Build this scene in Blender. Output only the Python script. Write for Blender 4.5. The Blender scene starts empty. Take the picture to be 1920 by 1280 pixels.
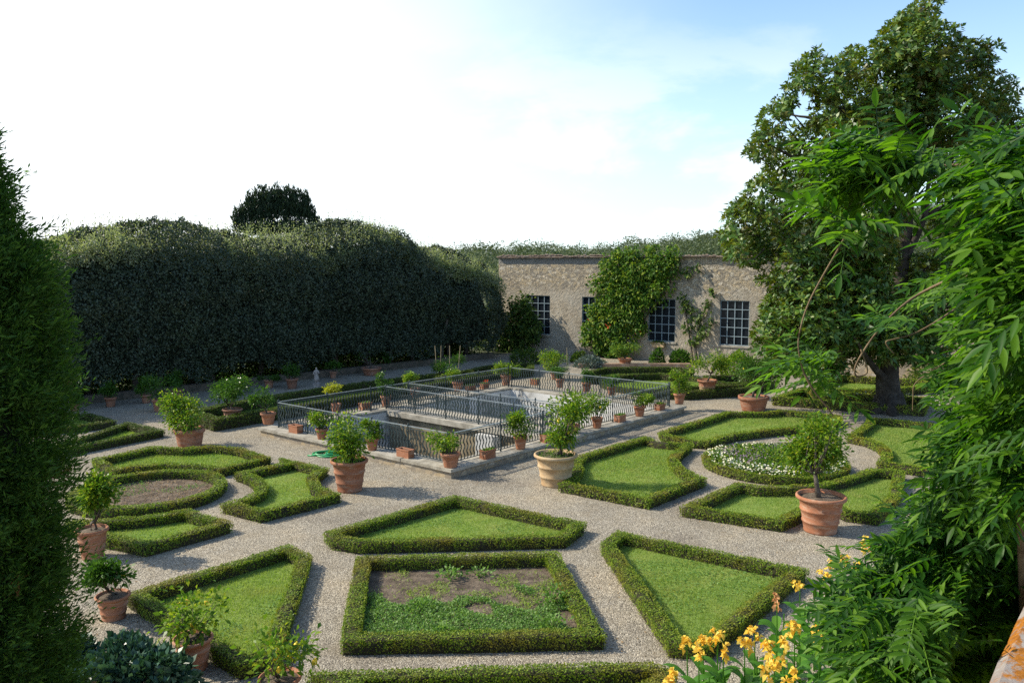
import bpy, math, random
import numpy as np
from mathutils import Vector, Matrix
from mathutils.geometry import tessellate_polygon

R = math.radians
rng = np.random.default_rng(7)
random.seed(7)
scene = bpy.context.scene
COL = scene.collection

# ------------------------------------------------------------------ camera
W, H, FPX, HOR, CAMZ = 1920, 1280, 1530.0, 495.0, 6.5
PITCH = math.atan((H / 2 - HOR) / FPX)
cp, sp_ = math.cos(PITCH), math.sin(PITCH)


def ray(px, py):
    cx, cy = (px - W / 2) / FPX, (H / 2 - py) / FPX
    return np.array([cx, cp + cy * sp_, -sp_ + cy * cp])


def G(px, py, z=0.0):
    """ground (height z) point seen at a photo pixel"""
    d = ray(px, py)
    t = (z - CAMZ) / d[2]
    return np.array([d[0] * t, d[1] * t, z])


def AT(px, py, D):
    d = ray(px, py)
    t = D / d[1]
    return np.array([d[0] * t, D, CAMZ + d[2] * t])


cam_d = bpy.data.cameras.new("camera")
cam = bpy.data.objects.new("camera", cam_d)
COL.objects.link(cam)
cam.location = (0, 0, CAMZ)
cam.rotation_euler = (math.pi / 2 - PITCH, 0, 0)
cam_d.sensor_width = 36.0
cam_d.lens = FPX / W * 36.0
cam_d.clip_start = 0.05
cam_d.clip_end = 4000
scene.camera = cam

# ------------------------------------------------------------------ materials
MATS = {}


def new_mat(name):
    m = bpy.data.materials.new(name)
    m.use_nodes = True
    nt = m.node_tree
    nt.nodes.clear()
    return m, nt


def nd(nt, typ, **kw):
    n = nt.nodes.new(typ)
    for k, v in kw.items():
        setattr(n, k, v)
    return n


def ramp(nt, fac, stops):
    r = nd(nt, "ShaderNodeValToRGB")
    el = r.color_ramp.elements
    while len(el) > 1:
        el.remove(el[-1])
    el[0].position = stops[0][0]
    el[0].color = (*stops[0][1], 1)
    for p, c in stops[1:]:
        e = el.new(p)
        e.color = (*c, 1)
    nt.links.new(fac, r.inputs[0])
    return r.outputs[0]


def mixc(nt, fac, a, b, mode="MIX"):
    m = nd(nt, "ShaderNodeMix", data_type="RGBA", blend_type=mode)
    for sock, v in ((m.inputs[0], fac), (m.inputs[6], a), (m.inputs[7], b)):
        if isinstance(v, (int, float)):
            sock.default_value = v
        elif isinstance(v, tuple):
            sock.default_value = (*v, 1)
        else:
            nt.links.new(v, sock)
    return m.outputs[2]


def noise_tex(nt, scale, detail=4, rough=0.6, vec=None, dist=0.0):
    n = nd(nt, "ShaderNodeTexNoise")
    n.inputs["Scale"].default_value = scale
    n.inputs["Detail"].default_value = detail
    n.inputs["Roughness"].default_value = rough
    n.inputs["Distortion"].default_value = dist
    if vec is not None:
        nt.links.new(vec, n.inputs["Vector"])
    return n.outputs["Fac"]


def world_pos(nt):
    return nd(nt, "ShaderNodeNewGeometry").outputs["Position"]


def leaf_mat(name, cols, transl=0.3, rough=0.45, patch=None, patch_scale=0.8, patch_amt=0.6, back=None, tcol=None, spec=0.22):
    """two-sided leaf: colour varies leaf by leaf, some light passes through"""
    m, nt = new_mat(name)
    L = nt.links
    g = nd(nt, "ShaderNodeNewGeometry")
    n = len(cols)
    col = ramp(nt, g.outputs["Random Per Island"], [(i / max(1, n - 1), c) for i, c in enumerate(cols)])
    if patch:
        f = noise_tex(nt, patch_scale, 3, 0.6, g.outputs["Position"])
        f2 = ramp(nt, f, [(0.48, (0, 0, 0)), (0.68, (patch_amt,) * 3)])
        col = mixc(nt, f2, col, patch)
    if back:
        mul = nd(nt, "ShaderNodeMath", operation="MULTIPLY")
        L.new(g.outputs["Backfacing"], mul.inputs[0])
        mul.inputs[1].default_value = 0.6
        col_b = mixc(nt, mul.outputs[0], col, back)
    else:
        col_b = col
    p = nd(nt, "ShaderNodeBsdfPrincipled")
    L.new(col_b, p.inputs["Base Color"])
    p.inputs["Roughness"].default_value = rough
    p.inputs["Specular IOR Level"].default_value = spec
    t = nd(nt, "ShaderNodeBsdfTranslucent")
    tc = mixc(nt, 1.0, col, tcol if tcol else (1.25, 1.35, 0.6), "MULTIPLY")
    L.new(tc, t.inputs["Color"])
    mx = nd(nt, "ShaderNodeMixShader")
    mx.inputs[0].default_value = transl
    L.new(p.outputs[0], mx.inputs[1])
    L.new(t.outputs[0], mx.inputs[2])
    o = nd(nt, "ShaderNodeOutputMaterial")
    L.new(mx.outputs[0], o.inputs[0])
    MATS[name] = m
    return m


def surf_mat(name, stops, scale=3.0, rough=0.85, bump=0.3, bscale=None, detail=6, spec=0.3, metal=0.0, extra=None, bdist=0.02):
    m, nt = new_mat(name)
    L = nt.links
    tc = nd(nt, "ShaderNodeTexCoord")
    v = tc.outputs["Object"]
    f = noise_tex(nt, scale, detail, 0.65, v)
    col = ramp(nt, f, stops)
    if extra:
        col = extra(nt, v, col)
    p = nd(nt, "ShaderNodeBsdfPrincipled")
    L.new(col, p.inputs["Base Color"])
    p.inputs["Roughness"].default_value = rough
    p.inputs["Specular IOR Level"].default_value = spec
    p.inputs["Metallic"].default_value = metal
    if bump:
        b = nd(nt, "ShaderNodeBump")
        b.inputs["Strength"].default_value = bump
        b.inputs["Distance"].default_value = bdist
        L.new(noise_tex(nt, bscale or scale * 6, 5, 0.7, v), b.inputs["Height"])
        L.new(b.outputs[0], p.inputs["Normal"])
    o = nd(nt, "ShaderNodeOutputMaterial")
    L.new(p.outputs[0], o.inputs[0])
    MATS[name] = m
    return m


def gravel_mat():
    m, nt = new_mat("gravel")
    L = nt.links
    v = world_pos(nt)
    vo = nd(nt, "ShaderNodeTexVoronoi")
    vo.inputs["Scale"].default_value = 46
    L.new(v, vo.inputs["Vector"])
    sep = nd(nt, "ShaderNodeSeparateColor")
    L.new(vo.outputs["Color"], sep.inputs[0])
    peb = ramp(nt, sep.outputs[0], [(0, (0.12, 0.103, 0.08)), (0.3, (0.225, 0.198, 0.156)), (0.7, (0.335, 0.297, 0.236)), (1, (0.55, 0.50, 0.41))])
    big = ramp(nt, noise_tex(nt, 0.35, 5, 0.65, v), [(0.3, (0.68, 0.66, 0.65)), (0.5, (0.95, 0.94, 0.92)), (0.7, (1.15, 1.08, 0.97))])
    col = mixc(nt, 1.0, peb, big, "MULTIPLY")
    dirt = ramp(nt, noise_tex(nt, 1.7, 6, 0.7, v), [(0.50, (0, 0, 0)), (0.70, (0.6,) * 3)])
    col = mixc(nt, dirt, col, (0.25, 0.205, 0.14))
    p = nd(nt, "ShaderNodeBsdfPrincipled")
    L.new(col, p.inputs["Base Color"])
    p.inputs["Roughness"].default_value = 0.9
    p.inputs["Specular IOR Level"].default_value = 0.2
    b = nd(nt, "ShaderNodeBump", invert=True)
    b.inputs["Strength"].default_value = 0.8
    b.inputs["Distance"].default_value = 0.02
    L.new(vo.outputs["Distance"], b.inputs["Height"])
    b2 = nd(nt, "ShaderNodeBump")
    b2.inputs["Strength"].default_value = 0.5
    b2.inputs["Distance"].default_value = 0.06
    L.new(noise_tex(nt, 3.0, 6, 0.7, v), b2.inputs["Height"])
    L.new(b.outputs[0], b2.inputs["Normal"])
    L.new(b2.outputs[0], p.inputs["Normal"])
    o = nd(nt, "ShaderNodeOutputMaterial")
    L.new(p.outputs[0], o.inputs[0])
    return m


def terracotta(name, a, b, c, bloom=(0.62, 0.55, 0.47), amt=0.55):
    def ex(nt, v, col):
        sx = nd(nt, "ShaderNodeMapping")
        sx.inputs["Scale"].default_value = (1, 1, 3.0)
        nt.links.new(v, sx.inputs[0])
        f = ramp(nt, noise_tex(nt, 3.2, 5, 0.7, sx.outputs[0], 0.6), [(0.5, (0, 0, 0)), (0.72, (amt,) * 3)])
        col = mixc(nt, f, col, bloom)
        oi = nd(nt, "ShaderNodeObjectInfo")
        col = mixc(nt, 1.0, col, ramp(nt, oi.outputs["Random"], [(0, (.72, .70, .70)), (.5, (1, .97, .93)), (1, (1.12, 1.18, 1.2))]), "MULTIPLY")
        f2 = ramp(nt, noise_tex(nt, 5.0, 5, 0.7, v), [(0.56, (0, 0, 0)), (0.75, (0.5,) * 3)])
        return mixc(nt, f2, col, (0.10, 0.085, 0.06))
    return surf_mat(name, [(0.3, a), (0.5, b), (0.7, c)], 2.2, 0.85, 0.25, 26, extra=ex, bdist=0.008)


gravel = gravel_mat()
M_terra = terracotta("terracotta", (0.25, 0.10, 0.052), (0.33, 0.135, 0.072), (0.40, 0.19, 0.11), (0.47, 0.39, 0.31), 0.6)
M_terra_dark = terracotta("terracotta_weathered", (0.25, 0.10, 0.06), (0.33, 0.15, 0.09), (0.40, 0.22, 0.15), (0.42, 0.38, 0.33), 0.7)
M_terra_pale = terracotta("terracotta_pale", (0.33, 0.20, 0.10), (0.43, 0.30, 0.17), (0.50, 0.38, 0.24), (0.54, 0.46, 0.33), 0.4)
M_soil = surf_mat("soil", [(0.3, (0.05, 0.036, 0.026)), (0.5, (0.13, 0.098, 0.07)), (0.75, (0.26, 0.205, 0.15))], 3.5, 0.95, 0.9, 16, bdist=0.06)
M_moss = leaf_mat("moss_blades", [(0.05, 0.11, 0.02), (0.12, 0.2, 0.04)], 0.3, 0.6)
M_bark = surf_mat("bark", [(0.3, (0.045, 0.036, 0.028)), (0.55, (0.12, 0.10, 0.08)), (0.75, (0.22, 0.20, 0.17))], 6, 0.9, 0.8, 24, bdist=0.03)
M_bark_grey = surf_mat("bark_grey", [(0.3, (0.10, 0.085, 0.07)), (0.55, (0.20, 0.175, 0.15)), (0.75, (0.34, 0.31, 0.27))], 2.5, 0.9, 0.9, 11, bdist=0.05)
M_magbark = surf_mat("magnolia_bark", [(0.3, (0.022, 0.018, 0.014)), (0.55, (0.055, 0.046, 0.037)), (0.75, (0.12, 0.105, 0.088))], 2.5, 0.9, 0.9, 11, bdist=0.05)
M_twig = surf_mat("twig", [(0.3, (0.10, 0.065, 0.035)), (0.7, (0.22, 0.16, 0.09))], 20, 0.8, 0.2)
M_iron = surf_mat("painted_iron", [(0.35, (0.018, 0.03, 0.032)), (0.6, (0.035, 0.055, 0.058)), (0.75, (0.06, 0.07, 0.065))], 8, 0.55, 0.1, spec=0.25)
M_iron_top = surf_mat("pale_iron", [(0.3, (0.16, 0.19, 0.20)), (0.7, (0.32, 0.36, 0.37))], 9, 0.35, 0.1, spec=0.6, metal=0.3)  # paler and smoother than the rest of the railing's iron
M_stone = surf_mat("coping_stone", [(0.3, (0.19, 0.17, 0.135)), (0.5, (0.33, 0.30, 0.245)), (0.72, (0.47, 0.435, 0.37))], 2.4, 0.85, 0.4, 18)


def rubble_extra(scale, mortar, lo=0.035, tint=None):
    def ex(nt, v, col):
        dn = nd(nt, "ShaderNodeTexNoise")
        dn.inputs["Scale"].default_value = 2.0
        nt.links.new(v, dn.inputs["Vector"])
        add = nd(nt, "ShaderNodeVectorMath", operation="MULTIPLY_ADD")
        nt.links.new(dn.outputs["Color"], add.inputs[0])
        add.inputs[1].default_value = (0.3, 0.3, 0.3)
        nt.links.new(v, add.inputs[2])
        mp = nd(nt, "ShaderNodeMapping")
        mp.inputs["Scale"].default_value = (1, 1, 1.6)
        nt.links.new(add.outputs[0], mp.inputs[0])
        vo = nd(nt, "ShaderNodeTexVoronoi")
        vo.inputs["Scale"].default_value = scale
        nt.links.new(mp.outputs[0], vo.inputs["Vector"])
        sp = nd(nt, "ShaderNodeSeparateColor")
        nt.links.new(vo.outputs["Color"], sp.inputs[0])
        st = ramp(nt, sp.outputs[0], tint or [(0, (0.20, 0.17, 0.14)), (0.35, (0.33, 0.28, 0.21)), (0.65, (0.42, 0.32, 0.19)), (1, (0.50, 0.46, 0.39))])
        st = mixc(nt, 0.35, st, col)
        ve = nd(nt, "ShaderNodeTexVoronoi", feature="DISTANCE_TO_EDGE")
        ve.inputs["Scale"].default_value = scale
        nt.links.new(mp.outputs[0], ve.inputs["Vector"])
        f = ramp(nt, ve.outputs["Distance"], [(lo, (1, 1, 1)), (lo + 0.07, (0, 0, 0))])
        return mixc(nt, f, st, mortar)
    return ex


M_rubble = surf_mat("rubble_stone", [(0.3, (0.20, 0.16, 0.11)), (0.7, (0.42, 0.34, 0.24))], 3, 0.9, 0.8, 12, extra=rubble_extra(3.2, (0.26, 0.22, 0.17)))
M_rubble_shade = surf_mat("shaded_rubble", [(0.3, (0.07, 0.065, 0.045)), (0.7, (0.16, 0.13, 0.10))], 3, 0.95, 0.8, 12, extra=rubble_extra(3.2, (0.08, 0.075, 0.055), tint=[(0, (0.08, 0.07, 0.055)), (1, (0.20, 0.15, 0.115))]))  # rubble with the tall hedge's shade put into its darker colours
M_plaster = surf_mat("pool_plaster", [(0.28, (0.17, 0.16, 0.145)), (0.45, (0.50, 0.49, 0.465)), (0.7, (0.70, 0.69, 0.665))], 0.9, 0.9, 0.3, 14)
M_damwall = surf_mat("stained_plaster", [(0.3, (0.05, 0.045, 0.035)), (0.48, (0.20, 0.16, 0.10)), (0.7, (0.42, 0.34, 0.22))], 0.8, 0.9, 0.3, 12)


def garden_wall_mat():
    """plaster below, bare rubble where the plaster has fallen off higher up"""
    m, nt = new_mat("old_wall")
    L = nt.links
    tc = nd(nt, "ShaderNodeTexCoord")
    v = tc.outputs["Object"]
    base = ramp(nt, noise_tex(nt, 0.9, 6, 0.7, v), [(0.3, (0.23, 0.19, 0.14)), (0.5, (0.42, 0.36, 0.275)), (0.72, (0.58, 0.515, 0.41))])
    grey = ramp(nt, noise_tex(nt, 0.45, 4, 0.6, v), [(0.42, (0, 0, 0)), (0.66, (0.6,) * 3)])
    plaster = mixc(nt, grey, base, (0.27, 0.255, 0.225))
    stcol = ramp(nt, noise_tex(nt, 0.5, 4, 0.6, v), [(0.35, (0.25, 0.235, 0.205)), (0.55, (0.36, 0.31, 0.235)), (0.7, (0.47, 0.37, 0.24))])
    stone = rubble_extra(4.2, (0.2, 0.175, 0.14), 0.01, [(0, (0.16, 0.14, 0.12)), (0.3, (0.34, 0.29, 0.22)), (0.6, (0.48, 0.37, 0.22)), (1, (0.62, 0.56, 0.46))])(nt, v, stcol)
    sep = nd(nt, "ShaderNodeSeparateXYZ")
    L.new(v, sep.inputs[0])
    ad = nd(nt, "ShaderNodeMath", operation="MULTIPLY_ADD")
    L.new(noise_tex(nt, 0.35, 5, 0.65, v), ad.inputs[0])
    ad.inputs[1].default_value = 5.0
    L.new(sep.outputs[2], ad.inputs[2])
    mask = ramp(nt, ad.outputs[0], [(0.0, (0, 0, 0)), (1.0, (1, 1, 1))])
    mr = nd(nt, "ShaderNodeMapRange")
    mr.inputs[1].default_value = 6.6
    mr.inputs[2].default_value = 7.2
    L.new(ad.outputs[0], mr.inputs[0])
    col = mixc(nt, mr.outputs[0], plaster, stone)
    # grey band coloured in as the shadow under the eaves
    mr2 = nd(nt, "ShaderNodeMapRange")
    mr2.inputs[1].default_value = 6.45
    mr2.inputs[2].default_value = 6.55
    L.new(sep.outputs[2], mr2.inputs[0])
    mrx = nd(nt, "ShaderNodeMapRange")
    mrx.inputs[1].default_value = 13.0
    mrx.inputs[2].default_value = 11.5
    L.new(sep.outputs[0], mrx.inputs[0])
    mu = nd(nt, "ShaderNodeMath", operation="MULTIPLY")
    L.new(mr2.outputs[0], mu.inputs[0])
    L.new(mrx.outputs[0], mu.inputs[1])
    col = mixc(nt, mu.outputs[0], col, (0.25, 0.235, 0.21))
    p = nd(nt, "ShaderNodeBsdfPrincipled")
    L.new(col, p.inputs["Base Color"])
    p.inputs["Roughness"].default_value = 0.95
    p.inputs["Specular IOR Level"].default_value = 0.15
    b = nd(nt, "ShaderNodeBump")
    b.inputs["Strength"].default_value = 1.0
    b.inputs["Distance"].default_value = 0.16
    L.new(noise_tex(nt, 5.0, 7, 0.75, v), b.inputs["Height"])
    L.new(b.outputs[0], p.inputs["Normal"])
    o = nd(nt, "ShaderNodeOutputMaterial")
    L.new(p.outputs[0], o.inputs[0])
    return m


M_wall = garden_wall_mat()
M_tile = surf_mat("roof_tile", [(0.3, (0.14, 0.10, 0.08)), (0.5, (0.27, 0.20, 0.155)), (0.7, (0.36, 0.30, 0.25))], 1.5, 0.9, 0.4, 12)
M_frame = surf_mat("blue_grey_paint", [(0.3, (0.17, 0.23, 0.26)), (0.7, (0.26, 0.32, 0.35))], 5, 0.6, 0.1)
M_glass, _nt = new_mat("dark_glass")
_p = nd(_nt, "ShaderNodeBsdfPrincipled")
_p.inputs["Base Color"].default_value = (0.012, 0.016, 0.022, 1)
_p.inputs["Roughness"].default_value = 0.12
_p.inputs["Specular IOR Level"].default_value = 0.3
_nt.links.new(_p.outputs[0], nd(_nt, "ShaderNodeOutputMaterial").inputs[0])
M_water, _nt = new_mat("pool_water")
_p = nd(_nt, "ShaderNodeBsdfPrincipled")
_p.inputs["Base Color"].default_value = (0.018, 0.026, 0.02, 1)
_p.inputs["Roughness"].default_value = 0.06
_b = nd(_nt, "ShaderNodeBump")
_b.inputs["Strength"].default_value = 0.08
_nt.links.new(noise_tex(_nt, 3, 3, 0.5, world_pos(_nt)), _b.inputs["Height"])
_nt.links.new(_b.outputs[0], _p.inputs["Normal"])
_nt.links.new(_p.outputs[0], nd(_nt, "ShaderNodeOutputMaterial").inputs[0])
M_hose = surf_mat("green_hose", [(0.3, (0.01, 0.22, 0.07)), (0.7, (0.025, 0.34, 0.12))], 6, 0.35, 0, spec=0.5)
M_cane = surf_mat("cane", [(0.3, (0.28, 0.21, 0.12)), (0.7, (0.45, 0.36, 0.22))], 6, 0.7, 0)
M_statue = surf_mat("statue_stone", [(0.3, (0.20, 0.175, 0.16)), (0.6, (0.40, 0.35, 0.32))], 6, 0.9, 0.4, 30, bdist=0.01)
M_lemon = surf_mat("lemon_skin", [(0.3, (0.70, 0.48, 0.03)), (0.7, (0.80, 0.60, 0.05))], 8, 0.45, 0.1)
M_brick = surf_mat("brick_edging", [(0.3, (0.28, 0.16, 0.10)), (0.55, (0.40, 0.27, 0.18)), (0.75, (0.50, 0.42, 0.34))], 3, 0.9, 0.5, 14)


def lichen_extra(nt, v, col):
    f = ramp(nt, noise_tex(nt, 5.5, 7, 0.7, v, 0.5), [(0.44, (0, 0, 0)), (0.49, (1, 1, 1))])
    oc = ramp(nt, noise_tex(nt, 55, 3, 0.7, v), [(0.3, (0.20, 0.07, 0.006)), (0.6, (0.36, 0.13, 0.008)), (0.8, (0.44, 0.20, 0.03))])
    col = mixc(nt, f, col, oc)
    f2 = ramp(nt, noise_tex(nt, 30, 5, 0.7, v), [(0.55, (0, 0, 0)), (0.65, (0.6,) * 3)])
    return mixc(nt, f2, col, (0.30, 0.31, 0.30))


M_parapet = surf_mat("lichened_stone", [(0.3, (0.15, 0.125, 0.115)), (0.5, (0.24, 0.205, 0.19)), (0.72, (0.33, 0.30, 0.285))], 7, 0.9, 0.6, 45, extra=lichen_extra, bdist=0.01)

# foliage
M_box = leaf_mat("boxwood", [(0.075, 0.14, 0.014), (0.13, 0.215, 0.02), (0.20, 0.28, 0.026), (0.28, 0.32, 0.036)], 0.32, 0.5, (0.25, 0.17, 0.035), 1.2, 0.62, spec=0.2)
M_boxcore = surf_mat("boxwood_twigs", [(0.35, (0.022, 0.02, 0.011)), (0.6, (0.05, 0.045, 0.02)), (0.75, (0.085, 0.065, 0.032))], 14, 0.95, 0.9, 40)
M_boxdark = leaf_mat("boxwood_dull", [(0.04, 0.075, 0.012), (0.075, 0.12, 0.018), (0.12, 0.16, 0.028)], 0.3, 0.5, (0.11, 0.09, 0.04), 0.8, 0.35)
M_lawn = surf_mat("lawn_turf", [(0.3, (0.11, 0.19, 0.035)), (0.5, (0.17, 0.245, 0.048)), (0.72, (0.24, 0.28, 0.07))], 1.6, 0.95, 0.8, 40)
M_grass = leaf_mat("grass_blade", [(0.17, 0.265, 0.05), (0.24, 0.335, 0.07), (0.34, 0.40, 0.11)], 0.42, 0.5, (0.36, 0.34, 0.13), 1.1, 0.5)
M_lemonleaf = leaf_mat("lemon_leaf", [(0.055, 0.13, 0.014), (0.09, 0.19, 0.018), (0.16, 0.26, 0.022), (0.30, 0.34, 0.03)], 0.42, 0.36)
M_citrusleaf = leaf_mat("citrus_leaf", [(0.03, 0.085, 0.014), (0.055, 0.13, 0.018), (0.09, 0.18, 0.024)], 0.36, 0.33)
M_yellowleaf = leaf_mat("yellow_leaf", [(0.28, 0.30, 0.02), (0.42, 0.40, 0.03), (0.2, 0.27, 0.03)], 0.4, 0.4)
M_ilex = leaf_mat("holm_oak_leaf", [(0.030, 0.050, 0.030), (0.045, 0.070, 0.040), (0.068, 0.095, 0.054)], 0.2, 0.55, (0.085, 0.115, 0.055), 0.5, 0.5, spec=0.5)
M_ilextop = leaf_mat("holm_oak_sunlit_shoot", [(0.17, 0.20, 0.125), (0.25, 0.28, 0.18), (0.38, 0.40, 0.28)], 0.5, 0.45, (0.25, 0.29, 0.13), 0.5, 0.7, spec=0.5)  # fresh-shoot green, lightened further to paint the sunlit hedge top
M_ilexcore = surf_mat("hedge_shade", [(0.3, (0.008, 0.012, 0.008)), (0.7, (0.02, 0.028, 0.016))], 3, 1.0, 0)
M_magn = leaf_mat("magnolia_leaf", [(0.03, 0.085, 0.012), (0.052, 0.125, 0.015), (0.085, 0.175, 0.02), (0.17, 0.23, 0.03)], 0.26, 0.46, None, back=(0.15, 0.10, 0.03), tcol=(1.6, 1.3, 0.4), spec=0.5)
M_wist = leaf_mat("wisteria_leaf", [(0.011, 0.047, 0.006), (0.023, 0.08, 0.008), (0.045, 0.125, 0.010), (0.125, 0.24, 0.018)], 0.46, 0.45, (0.14, 0.27, 0.022), 2.2, 0.6, tcol=(1.5, 1.7, 0.5))
M_cypr = leaf_mat("cypress_spray", [(0.026, 0.07, 0.014), (0.045, 0.105, 0.018), (0.085, 0.165, 0.024)], 0.45, 0.6)
M_cyprdead = leaf_mat("dead_spray", [(0.14, 0.07, 0.025), (0.22, 0.12, 0.045)], 0.3, 0.7, tcol=(1.2, 1.0, 0.8))
M_yew = leaf_mat("yew_leaf", [(0.025, 0.045, 0.024), (0.045, 0.07, 0.034)], 0.22, 0.6)
M_wood = leaf_mat("woodland_leaf", [(0.06, 0.085, 0.042), (0.095, 0.125, 0.06), (0.14, 0.17, 0.09)], 0.2, 0.7, (0.12, 0.15, 0.085), 0.03, 0.6)
M_creep = leaf_mat("creeper_leaf", [(0.03, 0.085, 0.012), (0.065, 0.15, 0.018), (0.12, 0.22, 0.026), (0.26, 0.31, 0.03)], 0.38, 0.55, spec=0.2)
M_creepdark = leaf_mat("vine_leaf", [(0.025, 0.06, 0.012), (0.05, 0.105, 0.02), (0.17, 0.22, 0.035)], 0.35, 0.5)
M_blue = leaf_mat("blue_green_leaf", [(0.02, 0.06, 0.036), (0.042, 0.10, 0.062), (0.085, 0.165, 0.105)], 0.15, 0.36, spec=0.4)
M_lav = leaf_mat("lavender_leaf", [(0.09, 0.13, 0.11), (0.15, 0.19, 0.17)], 0.15, 0.7)
M_canna = leaf_mat("canna_leaf", [(0.07, 0.20, 0.025), (0.11, 0.27, 0.035), (0.16, 0.33, 0.05)], 0.5, 0.38)
M_cannafl = leaf_mat("canna_petal", [(0.84, 0.50, 0.04), (0.90, 0.64, 0.09), (0.92, 0.74, 0.18)], 0.4, 0.5, tcol=(1.1, 1.0, 0.8))
M_cannapk = leaf_mat("faded_petal", [(0.65, 0.30, 0.12), (0.70, 0.42, 0.2)], 0.4, 0.5, tcol=(1.0, 0.9, 0.8))
M_white = leaf_mat("white_petal", [(0.72, 0.70, 0.52), (0.82, 0.80, 0.70), (0.84, 0.72, 0.34)], 0.25, 0.6, tcol=(1, 1, 0.9))
M_mauve = leaf_mat("mauve_petal", [(0.22, 0.15, 0.20), (0.32, 0.22, 0.28), (0.15, 0.14, 0.10)], 0.25, 0.6, tcol=(1, 1, 1))
M_red = leaf_mat("red_petal", [(0.65, 0.09, 0.03), (0.75, 0.16, 0.05)], 0.3, 0.5, tcol=(1.0, 0.8, 0.8))
M_weed = leaf_mat("weed_leaf", [(0.09, 0.19, 0.04), (0.14, 0.26, 0.055), (0.23, 0.35, 0.11)], 0.36, 0.5)
M_dry = leaf_mat("dry_leaf", [(0.24, 0.15, 0.07), (0.36, 0.25, 0.13)], 0.1, 0.8, tcol=(1, 1, 1))
M_hill = surf_mat("hill_ground", [(0.3, (0.06, 0.08, 0.045)), (0.7, (0.12, 0.13, 0.075))], 0.05, 1.0, 0)
M_earth = surf_mat("outer_ground", [(0.3, (0.035, 0.05, 0.022)), (0.7, (0.09, 0.10, 0.05))], 0.1, 1.0, 0)

# ------------------------------------------------------------------ objects
def tag(o, label=None, cat=None, group=None, kind=None):
    if label:
        o["label"] = label
    if cat:
        o["category"] = cat
    if group:
        o["group"] = group
    if kind:
        o["kind"] = kind
    return o


def empty(name, loc, rz=0.0):
    o = bpy.data.objects.new(name, None)
    COL.objects.link(o)
    o.empty_display_size = 0.2
    o.location = tuple(float(x) for x in loc)
    o.rotation_euler = (0, 0, rz)
    return o


def link_mesh(name, me, mat, parent=None, loc=None):
    o = bpy.data.objects.new(name, me)
    me.materials.append(mat)
    COL.objects.link(o)
    if parent is not None:
        o.parent = parent
    if loc is not None:
        o.location = tuple(float(x) for x in loc)
    return o


def np_mesh(name, V, F, mat, parent=None, smooth=False, loc=None):
    V = np.ascontiguousarray(V, dtype=np.float32)
    F = np.ascontiguousarray(F, dtype=np.int32)
    k = F.shape[1]
    me = bpy.data.meshes.new(name)
    me.vertices.add(len(V))
    me.vertices.foreach_set("co", V.ravel())
    me.loops.add(F.size)
    me.loops.foreach_set("vertex_index", F.ravel())
    me.polygons.add(len(F))
    me.polygons.foreach_set("loop_start", np.arange(0, F.size, k, dtype=np.int32))
    me.polygons.foreach_set("loop_total", np.full(len(F), k, dtype=np.int32))
    if smooth:
        me.polygons.foreach_set("use_smooth", np.ones(len(F), dtype=bool))
    me.update(calc_edges=True)
    return link_mesh(name, me, mat, parent, loc)


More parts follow.
